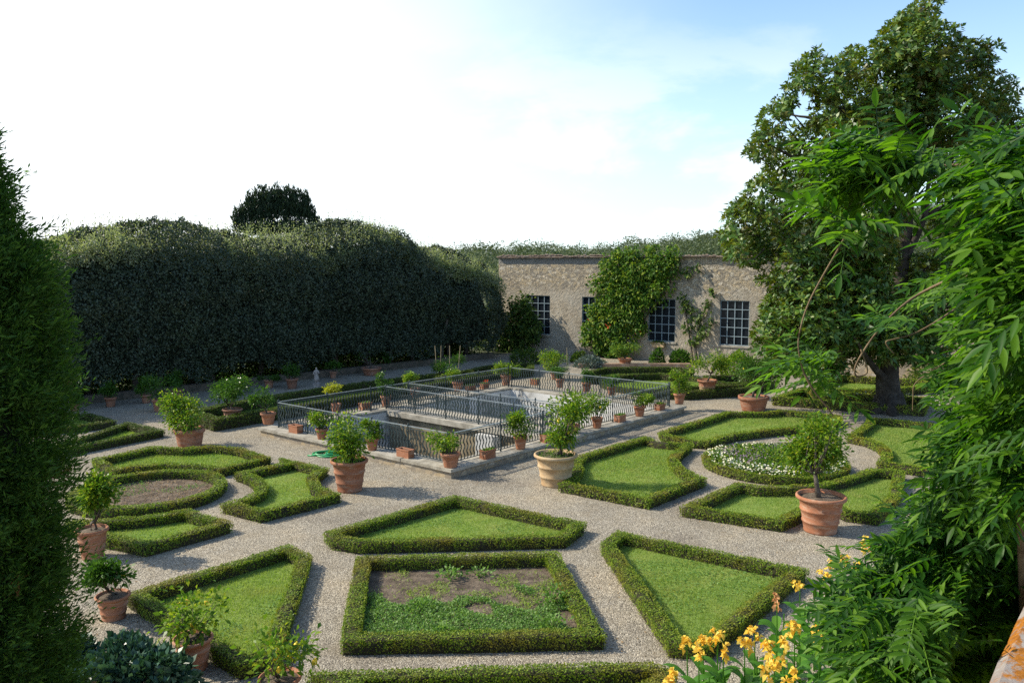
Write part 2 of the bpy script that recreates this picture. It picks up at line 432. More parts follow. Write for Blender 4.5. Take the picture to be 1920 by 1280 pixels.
class MB:
    def __init__(self):
        self.v, self.f = [], []

    def add(self, vs, fs):
        n = len(self.v)
        self.v += [tuple(float(c) for c in p) for p in vs]
        self.f += [tuple(i + n for i in f) for f in fs]
        return self

    def box(self, lo, hi):
        x0, y0, z0 = lo
        x1, y1, z1 = hi
        return self.add([(x0, y0, z0), (x1, y0, z0), (x1, y1, z0), (x0, y1, z0), (x0, y0, z1), (x1, y0, z1), (x1, y1, z1), (x0, y1, z1)],
                        [(3, 2, 1, 0), (4, 5, 6, 7), (0, 1, 5, 4), (1, 2, 6, 5), (2, 3, 7, 6), (3, 0, 4, 7)])

    def prism(self, poly, z0, z1):
        n = len(poly)
        a = sum(poly[i][0] * poly[(i + 1) % n][1] - poly[(i + 1) % n][0] * poly[i][1] for i in range(n))
        if a < 0:
            poly = poly[::-1]
        vs = [(p[0], p[1], z0) for p in poly] + [(p[0], p[1], z1) for p in poly]
        fs = [tuple(range(n - 1, -1, -1)), tuple(range(n, 2 * n))]
        fs += [(i, (i + 1) % n, n + (i + 1) % n, n + i) for i in range(n)]
        return self.add(vs, fs)

    def lathe(self, prof, seg=28, cap=True, c=(0, 0, 0)):
        vs, fs = [], []
        for r, z in prof:
            for k in range(seg):
                a = 2 * math.pi * k / seg
                vs.append((c[0] + r * math.cos(a), c[1] + r * math.sin(a), c[2] + z))
        m = len(prof)
        for i in range(m - 1):
            for k in range(seg):
                k2 = (k + 1) % seg
                fs.append((i * seg + k, i * seg + k2, (i + 1) * seg + k2, (i + 1) * seg + k))
        if cap:
            fs.append(tuple(range(seg - 1, -1, -1)))
            fs.append(tuple((m - 1) * seg + k for k in range(seg)))
        return self.add(vs, fs)

    def tube(self, pts, radii, seg=6):
        pts = [np.array(p, float) for p in pts]
        if np.isscalar(radii):
            radii = [radii] * len(pts)
        vs, fs = [], []
        up = np.array([0.13, 0.21, 0.97])
        for i, p in enumerate(pts):
            t = pts[min(i + 1, len(pts) - 1)] - pts[max(i - 1, 0)]
            t = t / (np.linalg.norm(t) + 1e-9)
            a = np.cross(t, up)
            if np.linalg.norm(a) < 0.05:
                a = np.cross(t, np.array([1.0, 0, 0]))
            a /= np.linalg.norm(a)
            b = np.cross(t, a)
            for k in range(seg):
                an = 2 * math.pi * k / seg
                vs.append(p + radii[i] * (a * math.cos(an) + b * math.sin(an)))
        for i in range(len(pts) - 1):
            for k in range(seg):
                k2 = (k + 1) % seg
                fs.append((i * seg + k2, i * seg + k, (i + 1) * seg + k, (i + 1) * seg + k2))
        fs.append(tuple(range(seg)))
        fs.append(tuple((len(pts) - 1) * seg + k for k in range(seg - 1, -1, -1)))
        return self.add(vs, fs)

    def build(self, name, mat, parent=None, smooth=False, loc=None):
        me = bpy.data.meshes.new(name)
        me.from_pydata(self.v, [], self.f)
        if smooth:
            me.polygons.foreach_set("use_smooth", np.ones(len(me.polygons), dtype=bool))
        me.update()
        return link_mesh(name, me, mat, parent, loc)


def spline(pts, n=8):
    """Catmull-Rom through pts"""
    P = [np.array(p, float) for p in pts]
    P = [2 * P[0] - P[1]] + P + [2 * P[-1] - P[-2]]
    out = []
    for i in range(1, len(P) - 2):
        for k in range(n):
            t = k / n
            out.append(0.5 * (2 * P[i] + (P[i + 1] - P[i - 1]) * t + (2 * P[i - 1] - 5 * P[i] + 4 * P[i + 1] - P[i + 2]) * t * t
                              + (3 * P[i] - P[i - 1] - 3 * P[i + 1] + P[i + 2]) * t ** 3))
    out.append(P[-2])
    return out


def unit(A):
    return A / (np.linalg.norm(A, axis=-1, keepdims=True) + 1e-9)


def rand_unit(n):
    return unit(rng.normal(size=(n, 3)))


def leaf_arrays(P, D, L, Wd, fold=0.25, N=None, droop=0.0):
    """one rhombic leaf per point: base P, direction D, length L, width Wd; folded along its midrib"""
    n = len(P)
    D = unit(D)
    if N is None:
        N = rand_unit(n)
    B = unit(np.cross(D, N))
    N2 = np.cross(B, D)
    L = np.broadcast_to(np.asarray(L, float), (n,))[:, None]
    Wd = np.broadcast_to(np.asarray(Wd, float), (n,))[:, None]
    mid = P + D * L * 0.48
    a = mid + B * Wd * 0.5 + N2 * Wd * fold
    b = mid - B * Wd * 0.5 + N2 * Wd * fold
    tip = P + D * L + np.array([0, 0, -1.0]) * L * droop
    V = np.stack([P, a, tip, b], axis=1).reshape(-1, 3)
    F = (np.arange(n)[:, None] * 4 + np.array([0, 1, 2, 3])[None, :])
    return V, F


def join_np(parts):
    Vs, Fs, o = [], [], 0
    for V, F in parts:
        Vs.append(V)
        Fs.append(F + o)
        o += len(V)
    return np.concatenate(Vs), np.concatenate(Fs)


def pip(P, poly):
    """points in polygon"""
    x, y = P[:, 0], P[:, 1]
    ins = np.zeros(len(P), bool)
    n = len(poly)
    for i in range(n):
        x0, y0 = poly[i][:2]
        x1, y1 = poly[(i + 1) % n][:2]
        c = ((y0 > y) != (y1 > y))
        with np.errstate(divide="ignore", invalid="ignore"):
            ins ^= c & (x < (x1 - x0) * (y - y0) / (y1 - y0 + 1e-12) + x0)
    return ins


def sample_poly(poly, dens):
    poly = np.array([p[:2] for p in poly])
    lo, hi = poly.min(0), poly.max(0)
    n = int(dens * (hi[0] - lo[0]) * (hi[1] - lo[1]))
    P = lo + rng.random((n, 2)) * (hi - lo)
    return P[pip(P, poly)]


def vnoise(P, s, seed=0):
    """cheap smooth value noise in -1..1"""
    r = np.random.default_rng(seed)
    K = r.normal(size=(6, 3)) * s
    ph = r.random(6) * 6.28
    return np.sin(P @ K.T + ph).mean(axis=1) * 1.6


# ------------------------------------------------------------------ light
SUN_EL = R(39)
SUNH = unit(np.array([-0.975, 0.17]))
to_sun = Vector((SUNH[0] * math.cos(SUN_EL), SUNH[1] * math.cos(SUN_EL), math.sin(SUN_EL)))
sd = bpy.data.lights.new("sun", "SUN")
sd.energy = 5.0
sd.angle = R(0.5)
sd.color = (1.0, 0.92, 0.76)
sun = bpy.data.objects.new("sun", sd)
COL.objects.link(sun)
sun.rotation_euler = to_sun.to_track_quat("Z", "Y").to_euler()
sun.location = (-40, 10, 40)

wd = bpy.data.worlds.new("World")
scene.world = wd
wd.use_nodes = True
nt = wd.node_tree
nt.nodes.clear()
sky = nd(nt, "ShaderNodeTexSky", sky_type="NISHITA")
sky.sun_disc = False
sky.sun_elevation = SUN_EL
sky.sun_rotation = math.atan2(SUNH[0], SUNH[1])
sky.altitude = 250
sky.air_density = 1.0
sky.dust_density = 0.6
sky.ozone_density = 2.5
tc = nd(nt, "ShaderNodeTexCoord")
gen = tc.outputs["Generated"]
# high thin veil: thickest round the sun, thinning to blue on the far side
dotn = nd(nt, "ShaderNodeVectorMath", operation="DOT_PRODUCT")
nt.links.new(gen, dotn.inputs[0])
dotn.inputs[1].default_value = tuple(unit(np.array([-0.80, 0.55, 0.22])))
veil = nd(nt, "ShaderNodeMapRange", interpolation_type="SMOOTHSTEP")
veil.inputs[1].default_value = 0.36
veil.inputs[2].default_value = 0.96
nt.links.new(dotn.outputs["Value"], veil.inputs[0])
# low bank whitening towards the horizon
sepd = nd(nt, "ShaderNodeSeparateXYZ")
nt.links.new(gen, sepd.inputs[0])
low = nd(nt, "ShaderNodeMapRange", interpolation_type="SMOOTHSTEP")
low.inputs[1].default_value = 0.34
low.inputs[2].default_value = 0.0
nt.links.new(sepd.outputs[2], low.inputs[0])
mapc = nd(nt, "ShaderNodeMapping")
mapc.inputs["Scale"].default_value = (1.0, 1.0, 2.4)
nt.links.new(gen, mapc.inputs[0])
cl = noise_tex(nt, 4.2, 9, 0.58, mapc.outputs[0], 0.2)
clm = nd(nt, "ShaderNodeMapRange", interpolation_type="SMOOTHSTEP")
clm.inputs[1].default_value = 0.47
clm.inputs[2].default_value = 0.62
nt.links.new(cl, clm.inputs[0])
band = nd(nt, "ShaderNodeMapRange", interpolation_type="SMOOTHSTEP")
band.inputs[1].default_value = 0.33
band.inputs[2].default_value = 0.10
nt.links.new(sepd.outputs[2], band.inputs[0])
clb = nd(nt, "ShaderNodeMath", operation="MULTIPLY")
nt.links.new(clm.outputs[0], clb.inputs[0])
nt.links.new(band.outputs[0], clb.inputs[1])


def fac_scale(sock, k):
    m_ = nd(nt, "ShaderNodeMath", operation="MULTIPLY")
    nt.links.new(sock, m_.inputs[0])
    m_.inputs[1].default_value = k
    return m_.outputs[0]


SKY_S = 0.15
skyt = mixc(nt, 1.0, sky.outputs[0], (1.24, 1.28, 1.24), "MULTIPLY")
c0 = mixc(nt, fac_scale(low.outputs[0], 0.62), skyt, (4.5, 5.6, 6.4))
c1 = mixc(nt, fac_scale(clb.outputs[0], 0.6), c0, (6.0, 6.3, 6.5))
c2 = mixc(nt, fac_scale(veil.outputs[0], 0.92), c1, (7.0, 7.2, 7.4))
bg = nd(nt, "ShaderNodeBackground")
bg.inputs["Strength"].default_value = SKY_S
nt.links.new(c2, bg.inputs["Color"])
wo = nd(nt, "ShaderNodeOutputWorld")
nt.links.new(bg.outputs[0], wo.inputs[0])

vs = scene.view_settings
scene.display_settings.display_device = "sRGB"
vs.view_transform = "Standard"
vs.look = "None"
vs.exposure = 0.42
vs.gamma = 1.0
scene.cycles.max_bounces = 6
scene.cycles.diffuse_bounces = 3
scene.cycles.transmission_bounces = 4
scene.cycles.use_adaptive_sampling = True
scene.cycles.use_denoising = False

# ------------------------------------------------------------------ pool axes
PZ = 0.30                       # coping height
nN = G(846, 881, PZ)[:2]
e1 = unit(np.array([0.848, 1.0]))            # N -> R and L -> far
e2 = unit(np.array([-1.22, 1.0]))            # N -> L and R -> far
pL, pR = G(492, 800, PZ)[:2], G(1285, 760.5, PZ)[:2]
M2 = np.array([e1, e2]).T
lenR = np.linalg.solve(M2, pR - nN)[0]
lenL = np.linalg.solve(M2, pL - nN)[1]


def pool(u, v, z=0.0):
    """u along e1, v along e2, metres from the near outer corner"""
    q = nN + e1 * u + e2 * v
    return np.array([q[0], q[1], z])


RW = 0.85                        # coping width
# ------------------------------------------------------------------ ground
gx0, gx1, gy0, gy1 = -60.0, 60.0, -8.0, 92.0
hole = [pool(0.4, 0.4), pool(lenR - 0.4, 0.4), pool(lenR - 0.4, lenL - 0.4), pool(0.4, lenL - 0.4)]
mb = MB()
_a, _b = G(120, 764)[:2], G(922, 671)[:2]
_d = unit(_b - _a)
_o = _a + np.array([-_d[1], _d[0]]) * 1.2


def edge_x(y):
    return float(_o[0] + (y - _o[1]) * _d[0] / _d[1])


rect = [(edge_x(gy0), gy0, 0), (gx1, gy0, 0), (gx1, 62.0, 0), (edge_x(62.0), 62.0, 0)]
# hole corner order: near, right, far, left
mb.add(rect + hole, [(0, 1, 5, 4), (1, 2, 6, 5), (2, 3, 7, 6), (3, 0, 4, 7)])
tag(mb.build("gravel_ground", gravel), kind="structure")
mb = MB()
big = [(-1500, -400, 0), (1500, -400, 0), (1500, 2600, 0), (-1500, 2600, 0)]
mb.add(rect + big, [(1, 0, 4, 5), (2, 1, 5, 6), (3, 2, 6, 7), (0, 3, 7, 4)])
for i in range(4):
    mb.f[i] = tuple(reversed(mb.f[i]))
tag(mb.build("outer_ground", M_earth), kind="structure")

# ------------------------------------------------------------------ box hedges
def offset_poly(poly, d):
    n = len(poly)
    out = []
    for i in range(n):
        p0, p1, p2 = poly[i - 1], poly[i], poly[(i + 1) % n]
        a, b = unit(p1 - p0), unit(p2 - p1)
        na, nb = np.array([-a[1], a[0]]), np.array([-b[1], b[0]])
        m = na + nb
        k = d / max(0.22, 1 + float(na @ nb))
        out.append(p1 + m * k)
    return out


def ccw(poly):
    a = sum(poly[i][0] * poly[(i + 1) % len(poly)][1] - poly[(i + 1) % len(poly)][0] * poly[i][1] for i in range(len(poly)))
    return poly if a > 0 else poly[::-1]


GRASS = []


def densify(poly, step):
    out = []
    n = len(poly)
    for i in range(n):
        a, b = poly[i], poly[(i + 1) % n]
        k = max(1, int(np.linalg.norm(b - a) / step))
        for j in range(k):
            out.append(a + (b - a) * j / k)
    return out


def hedge_ring(label, pts, z=0.265, width=0.30, world=False, lawn="lawn", mat=None, dens=1.0, gaps=()):
    mat = mat or M_box
    outer = [np.array(p[:2], float) for p in pts] if world else [G(px, py, z)[:2] for px, py in pts]
    outer = ccw(outer)
    inner = offset_poly(outer, width)
    mid = offset_poly(outer, width / 2)
    c = np.mean(outer, axis=0)
    dist = float(c[1])
    root = tag(empty("box_hedge", (c[0], c[1], 0)), label, "hedge", "clipped box hedges edging the beds")
    n = len(outer)
    # core of twigs
    Vc, Fc = [], []
    oc = offset_poly(outer, 0.035)
    ic = offset_poly(outer, width - 0.035)
    segs = []
    for i in range(n):
        a, b, ia, ib = oc[i], oc[(i + 1) % n], ic[i], ic[(i + 1) % n]
        k = max(1, int(np.linalg.norm(b - a) / 0.25))
        for j in range(k):
            t = j / k
            segs.append((a + (b - a) * t, ia + (ib - ia) * t))
    m = len(segs)
    for o, i_ in segs:
        h = z - 0.03 + rng.normal() * 0.008
        jo = rng.normal(size=2) * 0.012
        Vc += [(*(o + jo), 0), (*(o + jo), h), (*(i_ - jo), h), (*(i_ - jo), 0)]
    for s in range(m):
        t = (s + 1) % m
        for q in range(3):
            Fc.append((s * 4 + q, t * 4 + q, t * 4 + q + 1, s * 4 + q + 1))
    Vc = np.array(Vc) - np.array([c[0], c[1], 0])
    np_mesh("twigs", Vc, np.array(Fc), M_boxcore, root)
    # leaves over the surface
    sc = min(2.2, max(1.0, dist / 17.0))
    ld = 1500 * dens / sc ** 1.9
    Ps, Ns = [], []
    for i in range(n):
        a, b, ia, ib = outer[i], outer[(i + 1) % n], inner[i], inner[(i + 1) % n]
        Ln, Li = np.linalg.norm(b - a), np.linalg.norm(ib - ia)
        e = unit(b - a)
        out_n = np.array([e[1], -e[0], 0.0])
        k = int(ld * 1.7 * (Ln + Li) / 2 * width)
        u, w = rng.random(k), rng.random(k)
        A = a + np.outer(u, b - a)
        B = ia + np.outer(u, ib - ia)
        q = A + (B - A) * w[:, None]
        edge = np.minimum(w, 1 - w)
        zz = z - 0.018 * np.exp(-edge * 14) + rng.normal(size=k) * 0.009
        Ps.append(np.column_stack([q, zz]))
        Ns.append(np.tile([0, 0, 1.0], (k, 1)))
        for (s0, s1, ln, sg) in ((a, b, Ln, 1.0), (ia, ib, Li, -1.0)):
            k = int(ld * 1.05 * ln * z)
            u = rng.random(k)
            w = rng.random(k) ** 0.62
            q = s0 + np.outer(u, s1 - s0)
            P = np.column_stack([q, w * z])
            P[:, :2] += out_n[:2] * sg * (rng.normal(size=k) * 0.014 - 0.02 * (1 - w)).reshape(-1, 1)
            Ps.append(P)
            Ns.append(np.tile(out_n * sg, (k, 1)))
    P, N = np.concatenate(Ps), np.concatenate(Ns)
    # uneven clipping
    bump = vnoise(P, 2.2, 3) * 0.018 + vnoise(P, 7.0, 5) * 0.014
    P = P + N * bump[:, None]
    for gp in gaps:
        gx, gy, gr = G(gp[0], gp[1], z)[0], G(gp[0], gp[1], z)[1], gp[2]
        keep = (np.hypot(P[:, 0] - gx, P[:, 1] - gy) > gr) | (rng.random(len(P)) < 0.2)
        P, N = P[keep], N[keep]
    thin = vnoise(P, 3.4, 17) + .5 * vnoise(P, 9.0, 18)
    keep = rng.random(len(P)) > np.clip((thin - .55) * 1.1, 0, .75)
    P, N = P[keep], N[keep]
    k = len(P)
    T_ = rand_unit(k)
    T_ = unit(T_ - N * (T_ * N).sum(1, keepdims=True))
    D = unit(N * (0.05 + 0.45 * rng.random((k, 1))) + T_ * 0.8 + np.array([0, 0, 0.06]))
    NL = N + rng.normal(size=(k, 3)) * 0.24
    Lf = 0.034 * sc * (0.7 + 0.6 * rng.random(k))
    V, F = leaf_arrays(P - np.array([c[0], c[1], 0]), D, Lf, Lf * 0.62, 0.2, NL)
    np_mesh("leaves", V, F, mat, root)
    # what lies inside
    if lawn == "lawn":
        tri = tessellate_polygon([[Vector((p[0], p[1], 0)) for p in mid]])
        me = MB()
        me.add([(p[0], p[1], 0.022) for p in mid], [tuple(t) for t in tri])
        ob = tag(me.build("lawn", M_lawn), kind="structure")
        gp = sample_poly(inner, 2300 / sc ** 1.6)
        GRASS.append((gp, sc))
    elif lawn == "soil":
        tri = tessellate_polygon([[Vector((p[0], p[1], 0)) for p in mid]])
        me = MB()
        me.add([(p[0], p[1], 0.03) for p in mid], [tuple(t) for t in tri])
        tag(me.build("bed_soil", M_soil), kind="structure")
    return outer, inner


def circle_pts(c, r, n=40):
    return [(c[0] + r * math.cos(2 * math.pi * k / n), c[1] + r * math.sin(2 * math.pi * k / n)) for k in range(n)]


sq_o, sq_i = hedge_ring("low box hedge squared round the weedy earth bed nearest the camera", [(638, 1201), (1137, 1192), (1046, 1033), (668, 1042)], lawn="soil", width=0.31)
hedge_ring("box hedge of the flat triangular lawn just beyond the weedy square bed", [(852, 928), (1100, 979), (1062, 1008), (669, 1018), (622, 1010), (607, 997)])
hedge_ring("box hedge of the three-sided lawn to the left of the weedy square bed", [(542, 1019), (585, 1040), (522, 1232), (446, 1246), (232, 1112)])
hedge_ring("box hedge of the three-sided lawn to the right of the weedy square bed", [(1157, 993), (1517, 1066), (1333, 1212), (1253, 1206), (1126, 1017)])
hedge_ring("box hedge cut off by the bottom edge, in front of the square bed", [(572, 1258), (1215, 1240), (1270, 1252), (1262, 1280), (930, 1420)])
# left circle
top_, bot_ = G(300, 877, .3), G(300, 952, .3)
rl = (top_[1] - bot_[1]) / 2
cl_ = np.array([G(414, 913, .3)[0] - rl, (top_[1] + bot_[1]) / 2])
hedge_ring("ring of box hedge round the bare circular earth bed on the left", circle_pts(cl_, rl), world=True, lawn="soil", width=0.3)
hedge_ring("box hedge of the curved lawn behind the bare circular bed", [(173, 860), (287, 836), (346, 839), (403, 834), (456, 839), (510, 857), (412, 880), (372, 874), (307, 871), (241, 877), (215, 883), (176, 867)])
hedge_ring("box hedge of the curved lawn between the bare circular bed and the squat lemon pot", [(439, 886), (527, 868), (524, 857), (617, 877), (594, 893), (601, 910), (640, 925), (489, 962), (412, 944), (455, 933), (477, 922), (482, 911), (472, 899), (455, 891)])
hedge_ring("box hedge of the curved lawn in front of the bare circular bed", [(354, 952), (436, 979), (271, 1024), (150, 998), (120, 975), (205, 971), (259, 967), (310, 960)])
# right group
hedge_ring("box hedge of the curved lawn beside the cream lemon pot", [(1209, 817), (1236, 826), (1301, 831), (1279, 849), (1270, 861), (1279, 873), (1293, 883), (1325, 896), (1217, 938), (1048, 906), (1066, 897), (1074, 877), (1070, 866), (1084, 853)], gaps=[(1232, 828, 0.35)])
hedge_ring("box hedge of the curved lawn behind the round flower bed", [(1234, 810), (1361, 771), (1433, 772), (1464, 768), (1577, 779), (1580, 786), (1545, 803), (1500, 802), (1450, 806), (1385, 814), (1326, 829), (1300, 827), (1240, 816)])
hedge_ring("box hedge of the curved lawn to the right of the round flower bed", [(1627, 782), (1790, 797), (1850, 850), (1800, 885), (1715, 876), (1643, 866), (1653, 856), (1654, 845), (1642, 833), (1621, 824), (1587, 817), (1623, 792)])
hedge_ring("box hedge of the curved lawn behind the big terracotta lemon pot", [(1275, 950), (1380, 904), (1420, 910), (1474, 910), (1530, 906), (1580, 894), (1631, 877), (1697, 882), (1690, 930), (1650, 967), (1588, 960), (1545, 943), (1513, 958), (1467, 979)])
bot_ = G(1431, 893, .3)
rf = 2.25
cf_ = np.array([G(1329, 868, .3)[0] + rf, bot_[1] + rf])
fl_o, fl_i = hedge_ring("ring of box hedge round the white and mauve flower bed", circle_pts(cf_, rf), world=True, lawn="soil", width=0.22, z=0.26)
# beyond the pool
cc = G(1235, 715, .3)[:2]
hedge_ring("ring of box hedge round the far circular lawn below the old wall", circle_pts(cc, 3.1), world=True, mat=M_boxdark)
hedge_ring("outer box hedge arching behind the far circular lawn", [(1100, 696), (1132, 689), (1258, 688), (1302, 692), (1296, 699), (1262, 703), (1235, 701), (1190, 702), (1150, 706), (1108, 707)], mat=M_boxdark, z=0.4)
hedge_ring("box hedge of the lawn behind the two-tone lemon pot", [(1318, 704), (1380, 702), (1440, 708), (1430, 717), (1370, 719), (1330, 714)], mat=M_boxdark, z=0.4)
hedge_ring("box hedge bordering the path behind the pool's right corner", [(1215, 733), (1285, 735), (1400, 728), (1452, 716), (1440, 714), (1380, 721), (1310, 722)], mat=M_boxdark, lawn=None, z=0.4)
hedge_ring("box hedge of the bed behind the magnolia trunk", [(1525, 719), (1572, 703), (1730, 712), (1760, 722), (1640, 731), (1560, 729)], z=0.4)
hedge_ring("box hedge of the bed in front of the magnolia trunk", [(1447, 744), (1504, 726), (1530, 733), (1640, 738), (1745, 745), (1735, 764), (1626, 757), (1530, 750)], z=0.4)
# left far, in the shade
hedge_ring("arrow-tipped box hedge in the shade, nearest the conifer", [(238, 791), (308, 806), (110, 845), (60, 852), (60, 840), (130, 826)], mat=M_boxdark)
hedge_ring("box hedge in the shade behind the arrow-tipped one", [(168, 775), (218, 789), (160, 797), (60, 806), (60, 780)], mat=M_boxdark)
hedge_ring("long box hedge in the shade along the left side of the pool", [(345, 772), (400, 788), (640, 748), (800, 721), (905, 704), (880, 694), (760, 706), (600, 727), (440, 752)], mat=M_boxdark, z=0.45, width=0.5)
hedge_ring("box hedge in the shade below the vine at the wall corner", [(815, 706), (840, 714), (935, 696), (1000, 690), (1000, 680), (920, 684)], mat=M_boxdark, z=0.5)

# grass blades on all lawns
Vs = []
for gp, sc in GRASS:
    k = len(gp)
    patch = vnoise(np.column_stack([gp, np.zeros(k)]), 1.3, 11)
    h = (0.045 + 0.016 * patch) * (0.6 + 0.8 * rng.random(k)) * sc ** 0.5
    a = rng.random(k) * 6.283
    wv = np.column_stack([np.cos(a), np.sin(a), np.zeros(k)]) * (0.006 * sc)
    P = np.column_stack([gp, np.full(k, 0.018)])
    ln = rng.normal(size=(k, 3)) * 0.4
    ln[:, 2] = 1
    T = P + unit(ln) * h[:, None]
    Vs.append(np.stack([P - wv, P + wv, T], axis=1).reshape(-1, 3))
V = np.concatenate(Vs)
tag(np_mesh("grass", V, np.arange(len(V)).reshape(-1, 3), M_grass), "short mown grass of the hedged lawns", "grass", kind="stuff")

WD = np.concatenate([gp for gp, sc in GRASS])
WD = WD[rng.random(len(WD)) < .12]
wn_ = vnoise(np.column_stack([WD, WD[:, 0] * 0]), 1.1, 33) + .6 * vnoise(np.column_stack([WD, WD[:, 0] * 0]), 4.0, 34)
WD = WD[wn_ > .35]
k = len(WD)
P = np.column_stack([WD, .035 + .03 * rng.random(k)])
V, F = leaf_arrays(P, rng.normal(size=(k, 3)) * np.array([1, 1, .25]), .045, .032, .1, rng.normal(size=(k, 3)) * .3 + np.array([0, 0, 1.0]))
tag(np_mesh("clover", V, F, M_weed), "patches of clover growing through the lawns", "clover", kind="stuff")

# ------------------------------------------------------------------ pool
root = tag(empty("garden_pool", pool(lenR / 2, lenL / 2, 0)), "large rectangular stone pool with raised coping in the middle of the garden", "pool")
c0_ = np.array(root.location)


def pbox(mb, u0, u1, v0, v1, z0, z1):
    mb.prism([tuple(pool(a, b)[:2] - c0_[:2]) for a, b in ((u0, v0), (u1, v0), (u1, v1), (u0, v1))], z0, z1)


ctop = PZ
# coping slabs, butted end to end, each slab slightly different
mb = MB()
def coping(fixed_lo, fixed_hi, a, b, along_u):
    n = max(1, int((b - a) / 1.25))
    for i in range(n):
        s0, s1 = a + (b - a) * i / n + 0.004, a + (b - a) * (i + 1) / n - 0.004
        dz = rng.normal() * 0.004
        jj = rng.normal() * 0.008
        if along_u:
            pbox(mb, s0, s1, fixed_lo + jj, fixed_hi, ctop - 0.09, ctop + dz)
        else:
            pbox(mb, fixed_lo + jj, fixed_hi, s0, s1, ctop - 0.09, ctop + dz)
coping(0, RW, 0, lenR, True)
coping(lenL - RW, lenL, 0, lenR, True)
coping(0, RW, RW, lenL - RW, False)
coping(lenR - RW, lenR, RW, lenL - RW, False)
mb.build("coping", M_stone, root)
mb = MB()
i0 = 0.07
pbox(mb, i0, lenR - i0, i0, RW - 0.03, -0.4, ctop - 0.09)
pbox(mb, i0, lenR - i0, lenL - RW + 0.03, lenL - i0, -0.4, ctop - 0.09)
pbox(mb, i0, RW - 0.03, RW - 0.03, lenL - RW + 0.03, -0.4, ctop - 0.09)
pbox(mb, lenR - RW + 0.03, lenR - i0, RW - 0.03, lenL - RW + 0.03, -0.4, ctop - 0.09)
mb.build("kerb_wall", M_rubble, root)
mb = MB()
q = RW
PD = -2.3
pbox(mb, q - 0.3, q + 0.02, q - 0.3, lenL - q + 0.3, PD, ctop - 0.1)
pbox(mb, lenR - q - 0.02, lenR - q + 0.3, q - 0.3, lenL - q + 0.3, PD, ctop - 0.1)
pbox(mb, q + 0.02, lenR - q - 0.02, q - 0.3, q + 0.02, PD, ctop - 0.1)
pbox(mb, q + 0.02, lenR - q - 0.02, lenL - q - 0.02, lenL - q + 0.3, PD, ctop - 0.1)
mb.build("basin_wall", M_plaster, root)
mb = MB()
pbox(mb, q - 0.3, lenR - q + 0.3, q - 0.3, lenL - q + 0.3, PD - 0.2, PD)
mb.build("basin_floor", M_damwall, root)

# bridge across the pool
def uv_of(px, py, z):
    return np.linalg.solve(M2, G(px, py, z)[:2] - nN)


RZ = PZ + 0.98
b1 = uv_of(880, 746, RZ)[0]
b2 = uv_of(900, 737, RZ)[0]
b2 = max(b2, b1 + 1.3)
mb = MB()
mb.prism([tuple(pool(a, b)[:2]) for a, b in ((q + .021, q + .021), (b1 - .03, q + .021), (b1 - .03, lenL - q - .021), (q + .021, lenL - q - .021))], PD + 0.004, -1.55)
tag(mb.build("water", M_water), kind="structure")

mb = MB()
pbox(mb, b2 + .03, lenR - q - .021, q + .021, lenL - q - .021, PD + .004, -1.0)
mb.build("upper_basin_floor", M_stone, root)
brid = tag(empty("footbridge", pool((b1 + b2) / 2, lenL / 2, 0)), "stone footbridge crossing the pool between two iron railings", "bridge")
cb_ = np.array(brid.location)


def bbox(mb, u0, u1, v0, v1, z0, z1):
    mb.prism([tuple(pool(a, b)[:2] - cb_[:2]) for a, b in ((u0, v0), (u1, v0), (u1, v1), (u0, v1))], z0, z1)


mb = MB()
bbox(mb, b1 - 0.2, b2 + 0.2, q + 0.03, lenL - q - 0.03, 0.08, PZ - 0.012)
mb.build("deck", M_stone, brid)
mb = MB()
bbox(mb, b1 - 0.02, b2 + 0.02, q + 0.03, lenL - q - 0.03, PD + 0.01, 0.08)
mb.build("supporting_wall", M_damwall, brid)
mb = MB()
bbox(mb, b1 - 0.45, b1 - 0.022, lenL * 0.30, lenL * 0.30 + 0.9, PD + 0.01, 0.02)
mb.build("pier", M_plaster, brid)

# baluster: flat cast bar waving from side to side
BH = 0.80
bm_v = []
mb = MB()
nst = 14
pts = []
for i in range(nst + 1):
    t = i / nst
    pts.append((0.030 * math.sin(t * math.pi * 5), 0, 0.08 + BH * t))
prev = None
vs_, fs_ = [], []
for i, p in enumerate(pts):
    w2 = 0.012 + 0.012 * abs(math.cos(i / nst * math.pi * 5))
    for dx, dy in ((-w2, -0.008), (w2, -0.008), (w2, 0.008), (-w2, 0.008)):
        vs_.append((p[0] + dx, dy, p[2]))
for i in range(nst):
    for k in range(4):
        k2 = (k + 1) % 4
        fs_.append((i * 4 + k, i * 4 + k2, (i + 1) * 4 + k2, (i + 1) * 4 + k))
mb.add(vs_, fs_)
bal_me = bpy.data.meshes.new("baluster")
bal_me.from_pydata(mb.v, [], mb.f)
bal_me.materials.append(M_iron)
post_mb = MB().lathe([(0.03, 0), (0.032, 0.04), (0.02, 0.07), (0.02, 0.93), (0.03, 0.95), (0.034, 1.0), (0.028, 1.04), (0.008, 1.07)], 10)
post_me = bpy.data.meshes.new("post")
post_me.from_pydata(post_mb.v, [], post_mb.f)
post_me.materials.append(M_iron)


